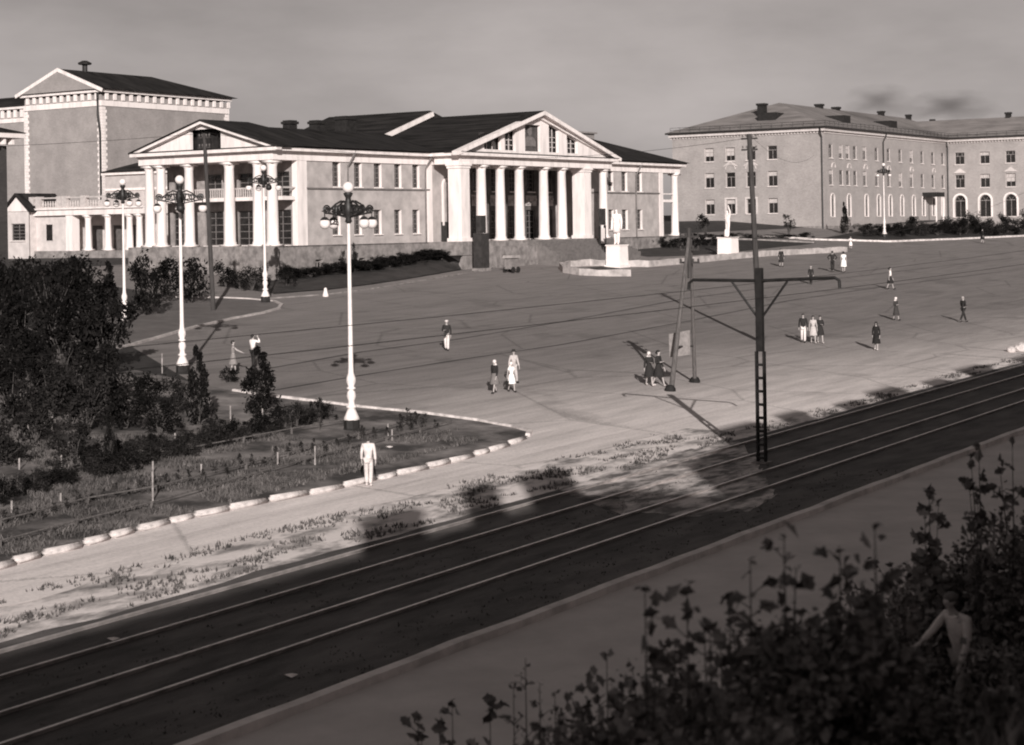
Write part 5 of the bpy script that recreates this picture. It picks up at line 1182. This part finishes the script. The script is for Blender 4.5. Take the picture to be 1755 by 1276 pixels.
# ------------------------------------------------------------------ statues and bed walls
def statue(px0, pyb, pyp, pyt, wpx_, label, arms, stride, coat, rz):
    p = P(px0, pyb); k = ppm(p); hp = (pyb - pyp) / k; w = wpx_ / k / 2; root = thing('statue', p, label, 'statue')
    Fs = frame(p, ex, ey); b = MB(Fs); b.box(-w * 1.12, w * 1.12, -w * 1.05, w * 1.05, -.3, .22); b.build('base', statuem, root)
    b = MB(Fs); b.prism([(-w, .223), (w, .223), (w * .9, hp - .12), (-w * .9, hp - .12)], -w * .9, w * .9); b.build('pedestal', statuem, root)
    b = MB(Fs); b.box(-w * .98, w * .98, -w * .98, w * .98, hp - .117, hp); b.build('cap', statuem, root)
    J = figure(stride, arms, 0, False); n = []; e = []; ix = {}
    def nd(k_, co, rx, ry=None, par=None):
        ix[k_] = len(n); n.append((tuple(co), rx, ry or rx))
        if par is not None: e.append((ix[par], ix[k_]))
    c = .03
    nd('pel', J['pel'], .15, .13); nd('spi', J['spi'], .145, .125, 'pel'); nd('che', J['che'], .19, .15, 'spi'); nd('nb', J['nb'], .08, .08, 'che'); nd('nk', J['nk'], .058, .06, 'nb'); nd('jaw', J['jaw'], .06, .065, 'nk'); nd('hd', J['hd'], .09, .1, 'jaw'); nd('top', J['top'], .07, .08, 'hd'); nd('no', J['hd'] + Vector((0, -.115, -.02)), .014, .014, 'hd')
    for q in 'lr':
        nd('sh' + q, J['sh' + q], .08, .08, 'che'); nd('el' + q, J['el' + q], .06, .06, 'sh' + q); nd('wr' + q, J['wr' + q], .042, .042, 'el' + q); nd('hn' + q, J['hn' + q], .042, .03, 'wr' + q)
        for f in range(4): nd('f%d%s' % (f, q), J['hn' + q] + Vector((0, .024 - .016 * f, 0)) + J['hv' + q] * .09, .009, .009, 'hn' + q)
        nd('hi' + q, J['hi' + q], .1, .105, 'pel'); nd('kn' + q, J['kn' + q], .08, .085, 'hi' + q); nd('an' + q, J['an' + q], .06, .065, 'kn' + q); nd('to' + q, J['to' + q], .05, .03, 'an' + q)
    me = skin(n, e, 0, 'figure', statuem, 2); o = bpy.data.objects.new('figure', me); COL.objects.link(o); o.parent = root
    s_ = (pyp - pyt) / k / 1.77; 
    if 'up' in arms: s_ = (pyp - pyt) / k / 2.05
    o.scale = (s_, s_, s_); o.location = (0, 0, hp + .02); o.rotation_euler = (0, 0, rz)
    b = MB(Fs); 
    if coat:
        b.lathe([(.17, 0), (.2, -.2), (.25, -.5)], (0, 0, 1.1), 16, 1, .8); 
    else: b.lathe([(.16, .03), (.14, .35), (.1, .5)], (0, .1, 0), 10)
    b.v = [p + Vector((0, 0, hp)) + (v_ - p) * s_ for v_ in b.v]; b.build('coat_skirt' if coat else 'tree_stump', statuem, root, smooth=True)
    return root
statue(1058, 457, 419, 357, 30, 'white plaster statue of a standing man in a coat, left one of two', 'down', .05, True, hd(200))
statue(1248, 440, 406, 352, 29, 'white plaster statue of a figure with one raised arm, right one of two', ('up', 'bent'), .05, False, hd(230))
def lowwall(name, pts, w, h, m, label):
    o = kerb(name, pts, w, h, m, .8); del o['kind']; return tag(o, label, 'low wall')
lowwall('bed_wall', px([(1080, 473), (1040, 473), (995, 471), (968, 467), (962, 461), (975, 457), (1010, 455), (1045, 456), (1110, 457), (1180, 451), (1240, 445), (1320, 438), (1400, 434), (1450, 431)]), .4, .6, mat('bed_wall_paint', .24, .48, 1.2, bump=.3, bscale=5, lo=.3, hi=.6), 'low pale wall curving round the statue beds at the far side of the square')

# ------------------------------------------------------------------ plants
def leafmesh(name, pts, size, m, shape=4, flat=0., rnd=random):
    """small bent leaf faces spread over pts; each leaf its own island"""
    vs = []; fs = []
    for p_ in pts:
        a = Vector((rnd.gauss(0, 1), rnd.gauss(0, 1), rnd.gauss(0, 1) * (1 - flat))).normalized(); u = a.cross(Vector((rnd.gauss(0, 1), rnd.gauss(0, 1), rnd.gauss(0, 1)))).normalized(); w = a.cross(u)
        s_ = size * rnd.uniform(.45, 1.4); k = len(vs); p_ = Vector(p_)
        if shape == 4: vs += [p_ - a * s_, p_ + u * s_ * .45 + w * s_ * .1, p_ + a * s_, p_ - u * s_ * .45 + w * s_ * .1]; fs.append((k, k + 1, k + 2, k + 3))
        else:     # lobed leaf, folded along its rib
            o_ = [(-1, 0), (-.55, .5), (-.2, .45), (.0, .78), (.35, .42), (1.05, 0), (.35, -.42), (0, -.78), (-.2, -.45), (-.55, -.5)]
            vs += [p_ + a * x_ * s_ * .7 + u * y_ * s_ * .75 + w * abs(y_) * s_ * .25 for x_, y_ in o_]; fs += [(k, k + 1, k + 2, k + 3, k + 4, k + 5), (k, k + 5, k + 6, k + 7, k + 8, k + 9)]
    me = bpy.data.meshes.new(name); me.from_pydata([tuple(v_) for v_ in vs], [], fs); me.materials.append(m); return me
def shrub_proto(seed, n, size, m, form='round', leaf=4):
    rnd = random.Random(seed); pts = []; cl = []; b = MB()
    for k in range(13 if form != 'cone' else 18):
        if form == 'round': c = Vector((rnd.gauss(0, .24), rnd.gauss(0, .24), rnd.uniform(.2, .9))); r = rnd.uniform(.12, .26)
        elif form == 'cone': z_ = rnd.uniform(.08, .95); a = rnd.uniform(0, 6.3); r0 = (1 - z_) * .36 + .03; c = Vector((r0 * math.cos(a) * .8, r0 * math.sin(a) * .8, z_)); r = .05 + (1 - z_) * .14
        else: z_ = rnd.uniform(.4, .95); a = rnd.uniform(0, 6.3); r0 = rnd.uniform(.05, .3); c = Vector((r0 * math.cos(a), r0 * math.sin(a), z_)); r = rnd.uniform(.07, .15)
        cl.append((c, r)); b.tube([(rnd.uniform(-.02, .02), rnd.uniform(-.02, .02), -.03), (c.x * .35, c.y * .35, c.z * .55), c], [.016, .01, .004], 4)
    for k in range(n):
        c, r = rnd.choice(cl); d = Vector((rnd.gauss(0, 1), rnd.gauss(0, 1), rnd.gauss(0, 1))).normalized() * r * rnd.uniform(.35, 1.15); q = c + d
        if q.z > .02: pts.append(q)
    lm = leafmesh('foliage', pts, size, m, leaf, rnd=rnd)
    bm_ = bpy.data.meshes.new('stems'); bm_.from_pydata([tuple(v_) for v_ in b.v], [], b.f); bm_.materials.append(bark); return lm, bm_
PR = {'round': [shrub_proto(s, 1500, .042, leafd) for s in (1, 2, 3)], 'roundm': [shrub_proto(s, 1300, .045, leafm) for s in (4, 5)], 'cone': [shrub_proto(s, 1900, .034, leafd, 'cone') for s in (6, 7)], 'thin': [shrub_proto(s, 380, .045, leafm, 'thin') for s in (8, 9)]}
prn = random.Random(11)
def plant(kind, loc, h, w, label, group, name='shrub', cat='shrub'):
    lm, sm__ = prn.choice(PR[kind]); root = thing(name, loc, label, cat, group, prn.uniform(0, 6.3)); root.scale = (w, w, h)
    o = bpy.data.objects.new('foliage', lm); COL.objects.link(o); o.parent = root
    o = bpy.data.objects.new('stems', sm__); COL.objects.link(o); o.parent = root
    return root
def plant_px(kind, x_, yf, yt, wpx_, label, group, **k):
    p = P(x_, yf); q = ppm(p); return plant(kind, p, (yf - yt) / q, wpx_ / q * 1.15, label, group, **k)
GD = 'shrubs in the dark garden on the left'
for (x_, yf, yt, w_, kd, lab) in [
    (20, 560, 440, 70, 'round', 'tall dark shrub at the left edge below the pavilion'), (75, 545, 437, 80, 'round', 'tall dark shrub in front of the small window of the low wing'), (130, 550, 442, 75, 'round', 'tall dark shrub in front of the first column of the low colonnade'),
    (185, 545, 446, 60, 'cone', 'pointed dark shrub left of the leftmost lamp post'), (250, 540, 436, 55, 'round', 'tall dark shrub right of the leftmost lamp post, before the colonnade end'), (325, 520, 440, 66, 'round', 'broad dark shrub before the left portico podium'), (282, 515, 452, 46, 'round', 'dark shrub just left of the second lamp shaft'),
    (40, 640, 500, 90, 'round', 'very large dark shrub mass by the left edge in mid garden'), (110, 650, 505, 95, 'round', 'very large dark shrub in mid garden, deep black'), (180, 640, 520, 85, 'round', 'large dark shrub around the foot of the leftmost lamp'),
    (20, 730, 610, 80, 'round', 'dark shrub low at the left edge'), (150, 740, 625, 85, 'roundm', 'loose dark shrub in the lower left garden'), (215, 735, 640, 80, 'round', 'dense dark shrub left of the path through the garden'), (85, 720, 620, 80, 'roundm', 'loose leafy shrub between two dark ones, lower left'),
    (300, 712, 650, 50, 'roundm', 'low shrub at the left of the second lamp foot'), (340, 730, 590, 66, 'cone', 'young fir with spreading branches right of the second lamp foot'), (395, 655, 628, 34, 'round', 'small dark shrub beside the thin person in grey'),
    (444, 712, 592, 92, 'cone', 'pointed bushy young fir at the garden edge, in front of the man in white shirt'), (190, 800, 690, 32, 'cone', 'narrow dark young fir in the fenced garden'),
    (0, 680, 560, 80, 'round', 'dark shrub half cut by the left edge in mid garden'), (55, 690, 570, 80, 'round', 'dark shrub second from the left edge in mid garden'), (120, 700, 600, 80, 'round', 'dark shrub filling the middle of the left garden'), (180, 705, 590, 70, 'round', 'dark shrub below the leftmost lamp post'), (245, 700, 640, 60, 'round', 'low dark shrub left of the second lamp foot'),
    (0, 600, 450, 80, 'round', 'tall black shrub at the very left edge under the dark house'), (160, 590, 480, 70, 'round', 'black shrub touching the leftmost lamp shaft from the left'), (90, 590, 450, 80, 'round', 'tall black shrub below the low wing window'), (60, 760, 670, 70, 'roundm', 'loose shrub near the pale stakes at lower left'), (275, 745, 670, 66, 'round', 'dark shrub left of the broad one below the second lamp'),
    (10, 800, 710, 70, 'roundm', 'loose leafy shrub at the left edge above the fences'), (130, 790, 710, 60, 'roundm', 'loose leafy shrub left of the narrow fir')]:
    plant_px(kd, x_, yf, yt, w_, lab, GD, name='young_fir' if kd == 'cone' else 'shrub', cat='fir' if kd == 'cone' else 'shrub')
HG = 'small hedge plants between the low garden fences'
hr = random.Random(2)
for i in range(34):
    t = i / 33; x_ = 5 + 555 * t; yb = 862 - 143 * t ** .9 + hr.uniform(-9, 9); hh = hr.uniform(22, 46) * (1.15 - .4 * t)
    plant_px(hr.choice(('round', 'roundm', 'roundm')), x_, yb, yb - hh, hh * hr.uniform(.7, 1.1), '%s small hedge plant from the left between the low garden fences' % ORD[i], HG, name='hedge_plant', cat='hedge plant')
for x_, yf, yt in ((548, 738, 683), (702, 735, 700), (690, 738, 708), (716, 732, 704)):
    plant_px('thin', x_, yf, yt, 20, {548: 'thin dark sapling left of the nearest lamp foot', 702: 'middle one of three short saplings right of the nearest lamp foot', 690: 'left one of three short saplings right of the nearest lamp foot', 716: 'right one of three short saplings right of the nearest lamp foot'}[x_], 'saplings near the lamp', name='sapling', cat='sapling')
for x_, yf, yt, w_, kd, lab in ((472, 478, 418, 30, 'thin', 'small dark tree in front of the left portico corner'), (608, 468, 418, 24, 'thin', 'thin young tree behind the nearest lamp shaft, by the palace wall'), (660, 460, 410, 24, 'thin', 'thin young tree before the third lower window of the palace'), (712, 452, 398, 34, 'roundm', 'leafy bush in front of the last lower window before the main portico'), (742, 448, 404, 30, 'roundm', 'leafy bush before the side door of the main portico'), (588, 470, 430, 14, 'thin', 'short sapling near the basement windows')):
    plant_px(kd, x_, yf, yt, w_, lab, 'young trees along the palace wall', name='young_tree', cat='tree')
for i in range(13):
    x_ = 1085 + i * 13; plant_px('round', x_, 424 - (i > 8) * 3, 408 - hr.uniform(-2, 6), 20, '%s low shrub from the left in the hedge before the right palace wing' % ORD[i], 'hedge shrubs before the right wing', cat='shrub')
plant_px('round', 1030, 443, 418, 22, 'dark rounded bush directly left of the first statue pedestal', 'bushes by the statues')
for x_, yf, yt, w_, kd, lab in ((1210, 408, 366, 46, 'thin', 'bare spreading young tree left of the second statue'), (1352, 404, 368, 30, 'thin', 'slim young tree before the middle of the brick house front'), (1101, 412, 374, 26, 'thin', 'slim young tree in front of the right wing windows'), (1448, 400, 344, 20, 'cone', 'dark pointed fir beside the arched doorway of the brick house')):
    plant_px(kd, x_, yf, yt, w_, lab, 'young trees by the buildings', name='young_tree', cat='tree')
for i in range(30):
    x_ = 1476 + i * 10; yf = 403 + hr.uniform(-4, 3) - (x_ - 1500) * .012; plant_px(hr.choice(('round', 'roundm')), x_, yf, yf - hr.uniform(14, 34) * (.7 if i < 8 else 1.1), 26, '%s dark shrub from the left before the arched windows of the brick house' % ORD[i], 'shrubs before the brick house')
for i in range(9):
    x_ = 1190 + i * 24; plant_px('round', x_, 408, 408 - hr.uniform(6, 11), 26, '%s low shrub from the left in the strip before the blank brick front' % ORD[i], 'low shrubs before the brick front')

for n_ in range(36):
    c = bankpt(.4 + 6.0 * n_ / 36, hr.uniform(.72, .93)); plant('round', c, hr.uniform(.6, 1.0), 2.1, '%s low dark bush from the left along the bank below the palace plinth' % ORD[n_], 'low bushes below the palace plinth')
for x_, yf, yt, w_ in ((388, 492, 448, 34), (412, 496, 462, 30), (432, 498, 455, 30), (452, 500, 468, 26), (492, 492, 455, 26)):
    plant_px('round', x_, yf, yt, w_, {388: 'dark bush right of the pole before the left portico podium', 412: 'small dark bush between the pole and the lamp before the left portico', 432: 'bush just left of the lamp at the side path curve', 452: 'low bush hidden behind the lamp at the side path curve', 492: 'bush at the corner of the palace plinth'}[x_], 'bushes before the left portico')
srn = random.Random(8)
for i in range(36):
    t = i / 35; x_ = 8 + 740 * t; yb = 905 - 172 * t ** .93 + srn.uniform(-5, 5); plant_px('thin', x_, yb, yb - srn.uniform(14, 30), 16, '%s spindly seedling from the left between the two nearer rail fences' % ORD[i], 'seedlings between the nearer rail fences', name='seedling', cat='seedling')
for i in range(38):
    t = i / 37; x_ = 150 + 380 * t; yb = 792 - 64 * t + srn.uniform(-6, 6); plant_px(srn.choice(('round', 'roundm', 'thin')), x_, yb, yb - srn.uniform(16, 36), 26, '%s low garden shrub from the left just behind the farthest rail fence' % ORD[i], 'low shrubs behind the farthest rail fence')
# fences and stakes in the garden
def railfence(pts, h_, label, m, step=2.2):
    q = px(pts); root = thing('rail_fence', q[0], label, 'fence', 'low rail fences in the garden'); tot = 0
    b = MB()
    for i in range(len(q) - 1): b.tube([q[i] + Vector((0, 0, h_)), q[i + 1] + Vector((0, 0, h_))], .028, 6)
    b.build('rail', m, root)
    for i in range(len(q) - 1):
        L_ = (q[i + 1] - q[i]).length; n_ = max(1, int(L_ / step))
        for k in range(n_):
            c = q[i].lerp(q[i + 1], k / n_); c.z = g(c.x, c.y); b = MB(Matrix.Translation(c)); b.box(-.035, .035, -.035, .035, -.1, h_ + .03); b.build('post', m, root)
railfence([(60, 836), (180, 800), (330, 778), (500, 745), (602, 728)], .26, 'low grey rail fence farthest from the road, ending at the nearest lamp foot', woodg)
railfence([(0, 905), (150, 866), (270, 845), (422, 806), (560, 768), (714, 727)], .24, 'low rail fence in the middle, ending at the saplings', woodg)
railfence([(0, 940), (130, 905), (260, 872), (436, 822), (600, 775), (775, 730)], .22, 'low rail fence nearest the road', woodg)
for i, (x_, yf, yt) in enumerate(sorted([(33, 806, 785), (90, 738, 704), (22, 730, 712), (48, 735, 718), (105, 812, 780), (104, 865, 845), (262, 812, 790), (300, 770, 742), (395, 722, 695), (450, 728, 700), (262, 860, 808), (476, 800, 775), (540, 798, 764), (345, 822, 795), (20, 880, 858), (665, 748, 726), (672, 756, 736), (278, 640, 605), (160, 636, 610), (218, 712, 670)])):
    p = P(x_, yf); k = ppm(p); b = MB(Matrix.Translation(p)); h_ = (yf - yt) / k; b.tube([(0, 0, -.2), (.02, .01, h_)], .032, 6)
    tag(b.build('stake', woodw), '%s pale wooden stake from the left in the fenced garden' % ORD[i], 'stake', 'pale stakes in the garden')
# grass
def tufts(name, spots, h_, m):
    rnd = random.Random(len(spots)); vs = []; fs = []
    for x_, y_ in spots:
        z_ = g(x_, y_)
        for k in range(4):
            a = rnd.uniform(0, 6.3); hh = h_ * rnd.uniform(.5, 1.3); w = .02 + hh * .08; dx, dy = math.cos(a) * w, math.sin(a) * w; ox, oy = x_ + rnd.gauss(0, .06), y_ + rnd.gauss(0, .06); i = len(vs)
            vs += [(ox - dx, oy - dy, z_ - .02), (ox + dx, oy + dy, z_ - .02), (ox + rnd.gauss(0, hh * .4), oy + rnd.gauss(0, hh * .4), z_ + hh)]; fs.append((i, i + 1, i + 2))
    me = bpy.data.meshes.new(name); me.from_pydata(vs, [], fs); me.materials.append(m); o = bpy.data.objects.new(name, me); COL.objects.link(o); return tag(o, kind='stuff')
rg = random.Random(4); sp = []
while len(sp) < 1700:
    x_, y_ = rg.uniform(20, 110), rg.uniform(32.1, 35.3)
    if x_ > 64 and y_ > 33.2: continue
    if noise.noise(Vector((x_ * .35, y_ * 1.1, 3))) + .25 * noise.noise(Vector((x_ * 2, y_ * 2, 1))) > .02: sp.append((x_, y_))
o = tufts('verge_grass', sp, .11, grassm); tag(o, 'short rough grass on the strip between the road and the tram line', 'grass')
sp = []
while len(sp) < 16000:
    x_, y_ = rg.uniform(28, 66), rg.uniform(38, 62)
    f = (y_ - 38.6) / max(.1, (58 - (x_ - 30) * .42 - 38.6))
    if y_ < 38.4 + max(0, (x_ - 30)) * .05 or (x_ > 47 and y_ > 39 + (62 - x_) * .95): continue
    if x_ > 53 and noise.noise(Vector((x_ * .4, y_ * .8, 7))) > -.05: continue
    if noise.noise(Vector((x_ * .5, y_ * .5, 5))) > -.15: sp.append((x_, y_))
o = tufts('garden_grass', sp, .16, grassm); tag(o, 'rough grass covering the fenced garden ground on the left', 'grass')
sp = [(rg.uniform(10, 60), rg.uniform(22.8, 31.9)) for _ in range(1600)]
sp = [q for q in sp if abs(q[1] - 24.0) < 1.3 or abs(q[1] - 28.5) < .8 or rg.random() < .12]
o = tufts('track_weeds', sp, .045, leafm); tag(o, 'sparse weeds growing in the dark ballast of the tram line', 'weeds')
sp = []
while len(sp) < 9000: sp.append((rg.uniform(2, 60), rg.uniform(1, 13.4)))
o = tufts('hill_grass', sp, .3, leaff); tag(o, 'dark grass covering the hillside in the lower right corner', 'grass')

# foreground shrubs on the hillside
def fore(px_, pyt, d, w, label, seed, n=520, stems=9, lsz=.055, sprig=False):
    rnd = random.Random(seed); t = at(px_, pyt, d); base = Vector((t.x, t.y, g(t.x, t.y))); H_ = t.z - base.z
    root = thing('leafy_shrub' if not sprig else 'leafy_sprig', base, label, 'shrub', 'leafy shrubs on the near hillside')
    b = MB(); pts = []
    tips = []
    for k in range(stems):
        a = rnd.uniform(0, 6.3); r_ = w * rnd.uniform(.1, 1) * (.5 if sprig else 1); hh = H_ * (rnd.uniform(.55, 1.0) if k else 1.0)
        if k == 0: r_ *= .1
        tip = base + Vector((math.cos(a) * r_, math.sin(a) * r_, hh)); mid_ = base.lerp(tip, .55) + Vector((0, 0, hh * .08)) - Vector((math.cos(a), math.sin(a), 0)) * r_ * .15
        st = base + Vector((rnd.gauss(0, .06), rnd.gauss(0, .06), -.1)); b.tube([st, mid_, tip], [.018, .011, .004], 5); tips.append((st, mid_, tip))
    for k in range(n if not sprig else n // 2):
        st, mid_, tip = rnd.choice(tips); u = rnd.random() ** (.6 if not sprig else .8); q = st.lerp(mid_, u * 2) if u < .5 else mid_.lerp(tip, u * 2 - 1)
        sp_ = (.16 if not sprig else .075) * (1.25 - u * .7); pts.append(q + Vector((rnd.gauss(0, sp_), rnd.gauss(0, sp_), rnd.gauss(0, sp_ * .8))))
    for st, mid_, tip in tips:
        for k in range(2): pts.append(tip + Vector((rnd.gauss(0, .02), rnd.gauss(0, .02), rnd.uniform(-.06, .05))))
        if sprig:
            for k in range(6):
                u = rnd.uniform(.45, .95); q = mid_.lerp(tip, u * 2 - 1) if u > .5 else st.lerp(mid_, u * 2); a = rnd.uniform(0, 6.3); ln = rnd.uniform(.1, .34) * (1.3 - u * .6)
                e_ = q + Vector((math.cos(a) * ln, math.sin(a) * ln, ln * rnd.uniform(.1, .7))); m2_ = q.lerp(e_, .5) + Vector((0, 0, .03)); b.tube([q, m2_, e_], [.006, .004, .002], 4)
                for v_ in range(rnd.choice((2, 3, 4))): pts.append(m2_.lerp(e_, rnd.uniform(0, 1.15)) + Vector((rnd.gauss(0, .025), rnd.gauss(0, .025), rnd.gauss(0, .02))))
    b.build('stems', bark, root)
    me = leafmesh('foliage', [p_ - base for p_ in pts], lsz, leaff if rnd.random() < .8 else leafg, 6, .2, rnd); o = bpy.data.objects.new('foliage', me); COL.objects.link(o); o.parent = root
fl = [(905, 1215, 19, .9), (960, 1200, 18, .8), (1010, 1185, 18, .8), (1060, 1158, 17.5, .8), (1120, 1150, 17, .8), (1175, 1120, 17, .8), (1240, 1085, 16.5, .8), (1300, 1065, 16, .8), (1360, 1040, 16, .8), (1420, 1030, 15.5, .8), (1480, 1010, 15, .8), (1540, 985, 15, .8), (1600, 950, 14.5, .8), (1650, 915, 14.5, .8), (1700, 880, 14.5, .8), (1750, 870, 14, .8),
      (1000, 1250, 16, .8), (1100, 1230, 15, .8), (1200, 1190, 14.5, .8), (1300, 1150, 14, .8), (1400, 1120, 13.5, .8), (1480, 1100, 13, .8), (1560, 1090, 12.5, .7), (1740, 1000, 12.5, .8), (1560, 1200, 11.5, .6), (1440, 1210, 12, .7), (1320, 1230, 12.5, .7), (1730, 1130, 11.5, .7), (1690, 960, 14, .7), (1600, 1040, 13.6, .5), (1200, 1260, 13.5, .7), (1740, 1240, 10.5, .6)]
for i in range(14): fl.append((880 + i * 62, 1235 - i * 14 - (60 if i > 6 else 0), 17.5 - i * .3, .8))
fl = [(q[0], q[1] + 12, q[2], q[3]) for q in fl if q[0] > 990]
fl = [(q[0], q[1], 25.5, .95) if 1490 < q[0] < 1770 and q[1] < 1010 else q for q in fl]
fl = [q for q in fl if not ((1540 < q[0] < 1755 and q[1] > 965) or (q[0] > 1385 and q[2] < 14.2))] + [(1450, 1090, 20, .7), (1500, 1050, 21, .7), (1470, 1190, 18, .6), (1530, 1010, 23, .8), (1560, 985, 24, .9), (1600, 965, 25, .9), (1640, 955, 26, .9), (1680, 960, 26, .9), (1720, 960, 25, .9), (1750, 955, 24, .9), (1580, 1120, 22, .5), (1740, 1120, 21, .7), (1600, 1235, 16, .35), (1690, 1250, 16, .4), (1745, 1220, 15, .35), (1555, 1200, 14, .3)]
fl.sort()
for i, (x_, y_, d_, w_) in enumerate(fl): fore(x_, y_, d_, w_, '%s dark leafy shrub from the left on the near hillside' % (ORD[i] if i < len(ORD) else ORD[len(fl) - i - 1]) if i < len(ORD) else '%s dark leafy shrub from the right edge on the near hillside' % ORD[len(fl) - i - 1], 100 + i, 1000, 12, .07)
for i, (x_, y_, d_, w_, n_, st, sz, lab) in enumerate([
    (1105, 1008, 15, .35, 70, 4, .085, 'tall sprig of large dark leaves before the near street kerb'), (1178, 1005, 14.5, .15, 10, 2, .07, 'single long twig reaching over the near street'), (1215, 1075, 15, .5, 46, 5, .075, 'sprig with round leaves left of the tallest shrubs'), (1285, 960, 15, .25, 30, 3, .08, 'arching sprig with leaves only at its tip'),
    (1345, 915, 14.5, .7, 120, 7, .075, 'wide spreading sprig with many separate leaves'), (1440, 935, 14.5, .35, 40, 4, .07, 'sprig reaching right with small leaf groups'), (1500, 900, 14, .2, 80, 3, .08, 'upright sprig with a dense leaf column'), (1592, 835, 24, .45, 130, 5, .1, 'tall upright sprig with curled leaves near the right'),
    (1680, 770, 24, .5, 110, 6, .085, 'tallest sprig near the right edge with fine branches'), (1735, 760, 24, .55, 100, 6, .08, 'thin branched sprig at the right edge'), (775, 1200, 21, .5, 90, 6, .09, 'low spreading sprig of big leaves at the bottom edge'), (715, 1225, 21, .5, 70, 5, .085, 'leftmost leafy sprig at the bottom edge'), (950, 1190, 19, .5, 90, 6, .05, 'fine leaved patchy weed left of the dense shrubs'), (1040, 1120, 18, .4, 70, 5, .07, 'patchy sprig at the left end of the dense shrubs'), (1250, 1020, 15.5, .4, 60, 4, .06, 'fine sprig between the arching and the round leaved ones'), (840, 1195, 20.5, .3, 40, 3, .085, 'leafy sprig at the bottom edge right of the spreading one'),
    (900, 1130, 20, .15, 70, 2, .05, 'slender upright weed spike at the bottom'), (925, 1170, 20, .12, 50, 2, .05, 'short weed spike right of the slender one'), (880, 1180, 20, .15, 60, 3, .05, 'short weed spike left of the slender one')]):
    fore(x_, y_, d_, w_, lab, 300 + i, int(n_ * 1.0), max(2, st - 1), sz * 1.35 if sz > .055 else sz, True)

# thin smoke over the chimneys of the apartment house
sm_m = bpy.data.materials.new('smoke'); sm_m.use_nodes = True; t = sm_m.node_tree; t.nodes.clear(); out_ = N(t, 'ShaderNodeOutputMaterial'); pv_ = N(t, 'ShaderNodeVolumePrincipled'); t.links.new(pv_.outputs[0], out_.inputs['Volume'])
pv_.inputs['Color'].default_value = (.12, .11, .105, 1); tcn = N(t, 'ShaderNodeTexCoord'); ln_ = N(t, 'ShaderNodeVectorMath', operation='LENGTH'); t.links.new(tcn.outputs['Object'], ln_.inputs[0])
nn_ = N(t, 'ShaderNodeTexNoise'); nn_.inputs['Scale'].default_value = 1.6; nn_.inputs['Detail'].default_value = 4; t.links.new(tcn.outputs['Object'], nn_.inputs['Vector'])
ad_ = N(t, 'ShaderNodeMath', operation='MULTIPLY_ADD'); ad_.inputs[1].default_value = 1.5; t.links.new(nn_.outputs['Fac'], ad_.inputs[0]); t.links.new(ln_.outputs['Value'], ad_.inputs[2])
mr_ = N(t, 'ShaderNodeMapRange', interpolation_type='SMOOTHSTEP'); mr_.inputs['From Min'].default_value = .7; mr_.inputs['From Max'].default_value = 1.7; mr_.inputs['To Min'].default_value = .10; mr_.inputs['To Max'].default_value = 0
t.links.new(ad_.outputs[0], mr_.inputs['Value']); t.links.new(mr_.outputs[0], pv_.inputs['Density'])
for i, (x_, y_, w_, h_) in enumerate(((1508, 176, 80, 34), (1630, 184, 95, 32))):
    c = at(x_, y_, 275); b = bmesh.new(); bmesh.ops.create_uvsphere(b, u_segments=20, v_segments=12, radius=1); me = bpy.data.meshes.new('smoke'); b.to_mesh(me); b.free(); me.materials.append(sm_m)
    o = bpy.data.objects.new('smoke', me); COL.objects.link(o); o.location = c; o.scale = (w_ * 275 / F, w_ * 275 / F, h_ * 275 / F); tag(o, ['faint dark smoke over the middle chimneys of the brick house', 'fainter dark smoke over the roof corner of the brick house'][i], 'smoke', kind='stuff')

# ------------------------------------------------------------------ unseen blocks added behind the camera to shade the street
YC = -8.
def block(name, label, poly, y0, y1, bumps, m):
    root = thing(name, (sum(p_[0] for p_ in poly) / len(poly), (y0 + y1) / 2, 6.9), label, 'apartment block')  # added unseen block, there only to shade the street
    b = MB(); b.prism(poly, y0, y1); b.build('body', m, root)
    for (xa, xb, zb, zt_) in bumps:
        b = MB(); b.box(xa, xb, YC - .6, YC - .02, zb, zt_ - .3); b.box(xa - .1, xb + .1, YC - .66, YC + .04, zt_ - .3, zt_); b.build('chimney', MATS['soot'], root)  # boxes added on the roofline to give the cast shade its bumps
    b = MB()
    pass
    x_ = min(p_[0] for p_ in poly) + 2; xe = max(p_[0] for p_ in poly) - 8
    while x_ < xe:
        for z_ in (8.4, 12.2, 16.0): b = MB(); b.box(x_, x_ + 1.5, y1 + .003, y1 + .05, z_, z_ + 1.9); b.build('window', glass, root)
        x_ += 9.5
    return root
def sh(l): return [(x_ + 22.47 if abs(x_) < 100 else x_, z_ - 9.8 if z_ > 20 else 3) for x_, z_ in l]
def shc(l): return [(a_ + 22.47, b_ + 22.47, c_ - 9.8, d_ - 9.8) for a_, b_, c_, d_ in l]
block('apartment_block', 'tall apartment block behind the viewpoint whose roof and chimneys shade the tram line', sh([(-110, 5), (-13.3, 5), (-13.3, 27.2), (-16, 29.1), (-18.6, 30.75), (-110, 30.75)]), YC - 12, YC, shc([(-32.6, -30.1, 29, 32.7), (-27.1, -25.8, 29, 33.0), (-23.6, -21.2, 29, 33.0)]), brick2)
block('apartment_block', 'longer apartment block behind the viewpoint right of the roof gap', sh([(-13.2, 5), (130, 5), (130, 31.9), (-7, 31.9), (-13.2, 31.0)]), YC - 12, YC, shc([(-8.5, -5.2, 30, 32.9), (-2.6, -.6, 30, 32.9), (3.5, 5.5, 30, 32.6), (8, 11, 30, 33.0), (15, 17, 30, 32.7), (21, 24.5, 30, 33.1), (30, 32, 30, 32.8), (38, 42, 30, 33.1), (50, 53, 30, 32.9), (62, 66, 30, 33)]), brick2)
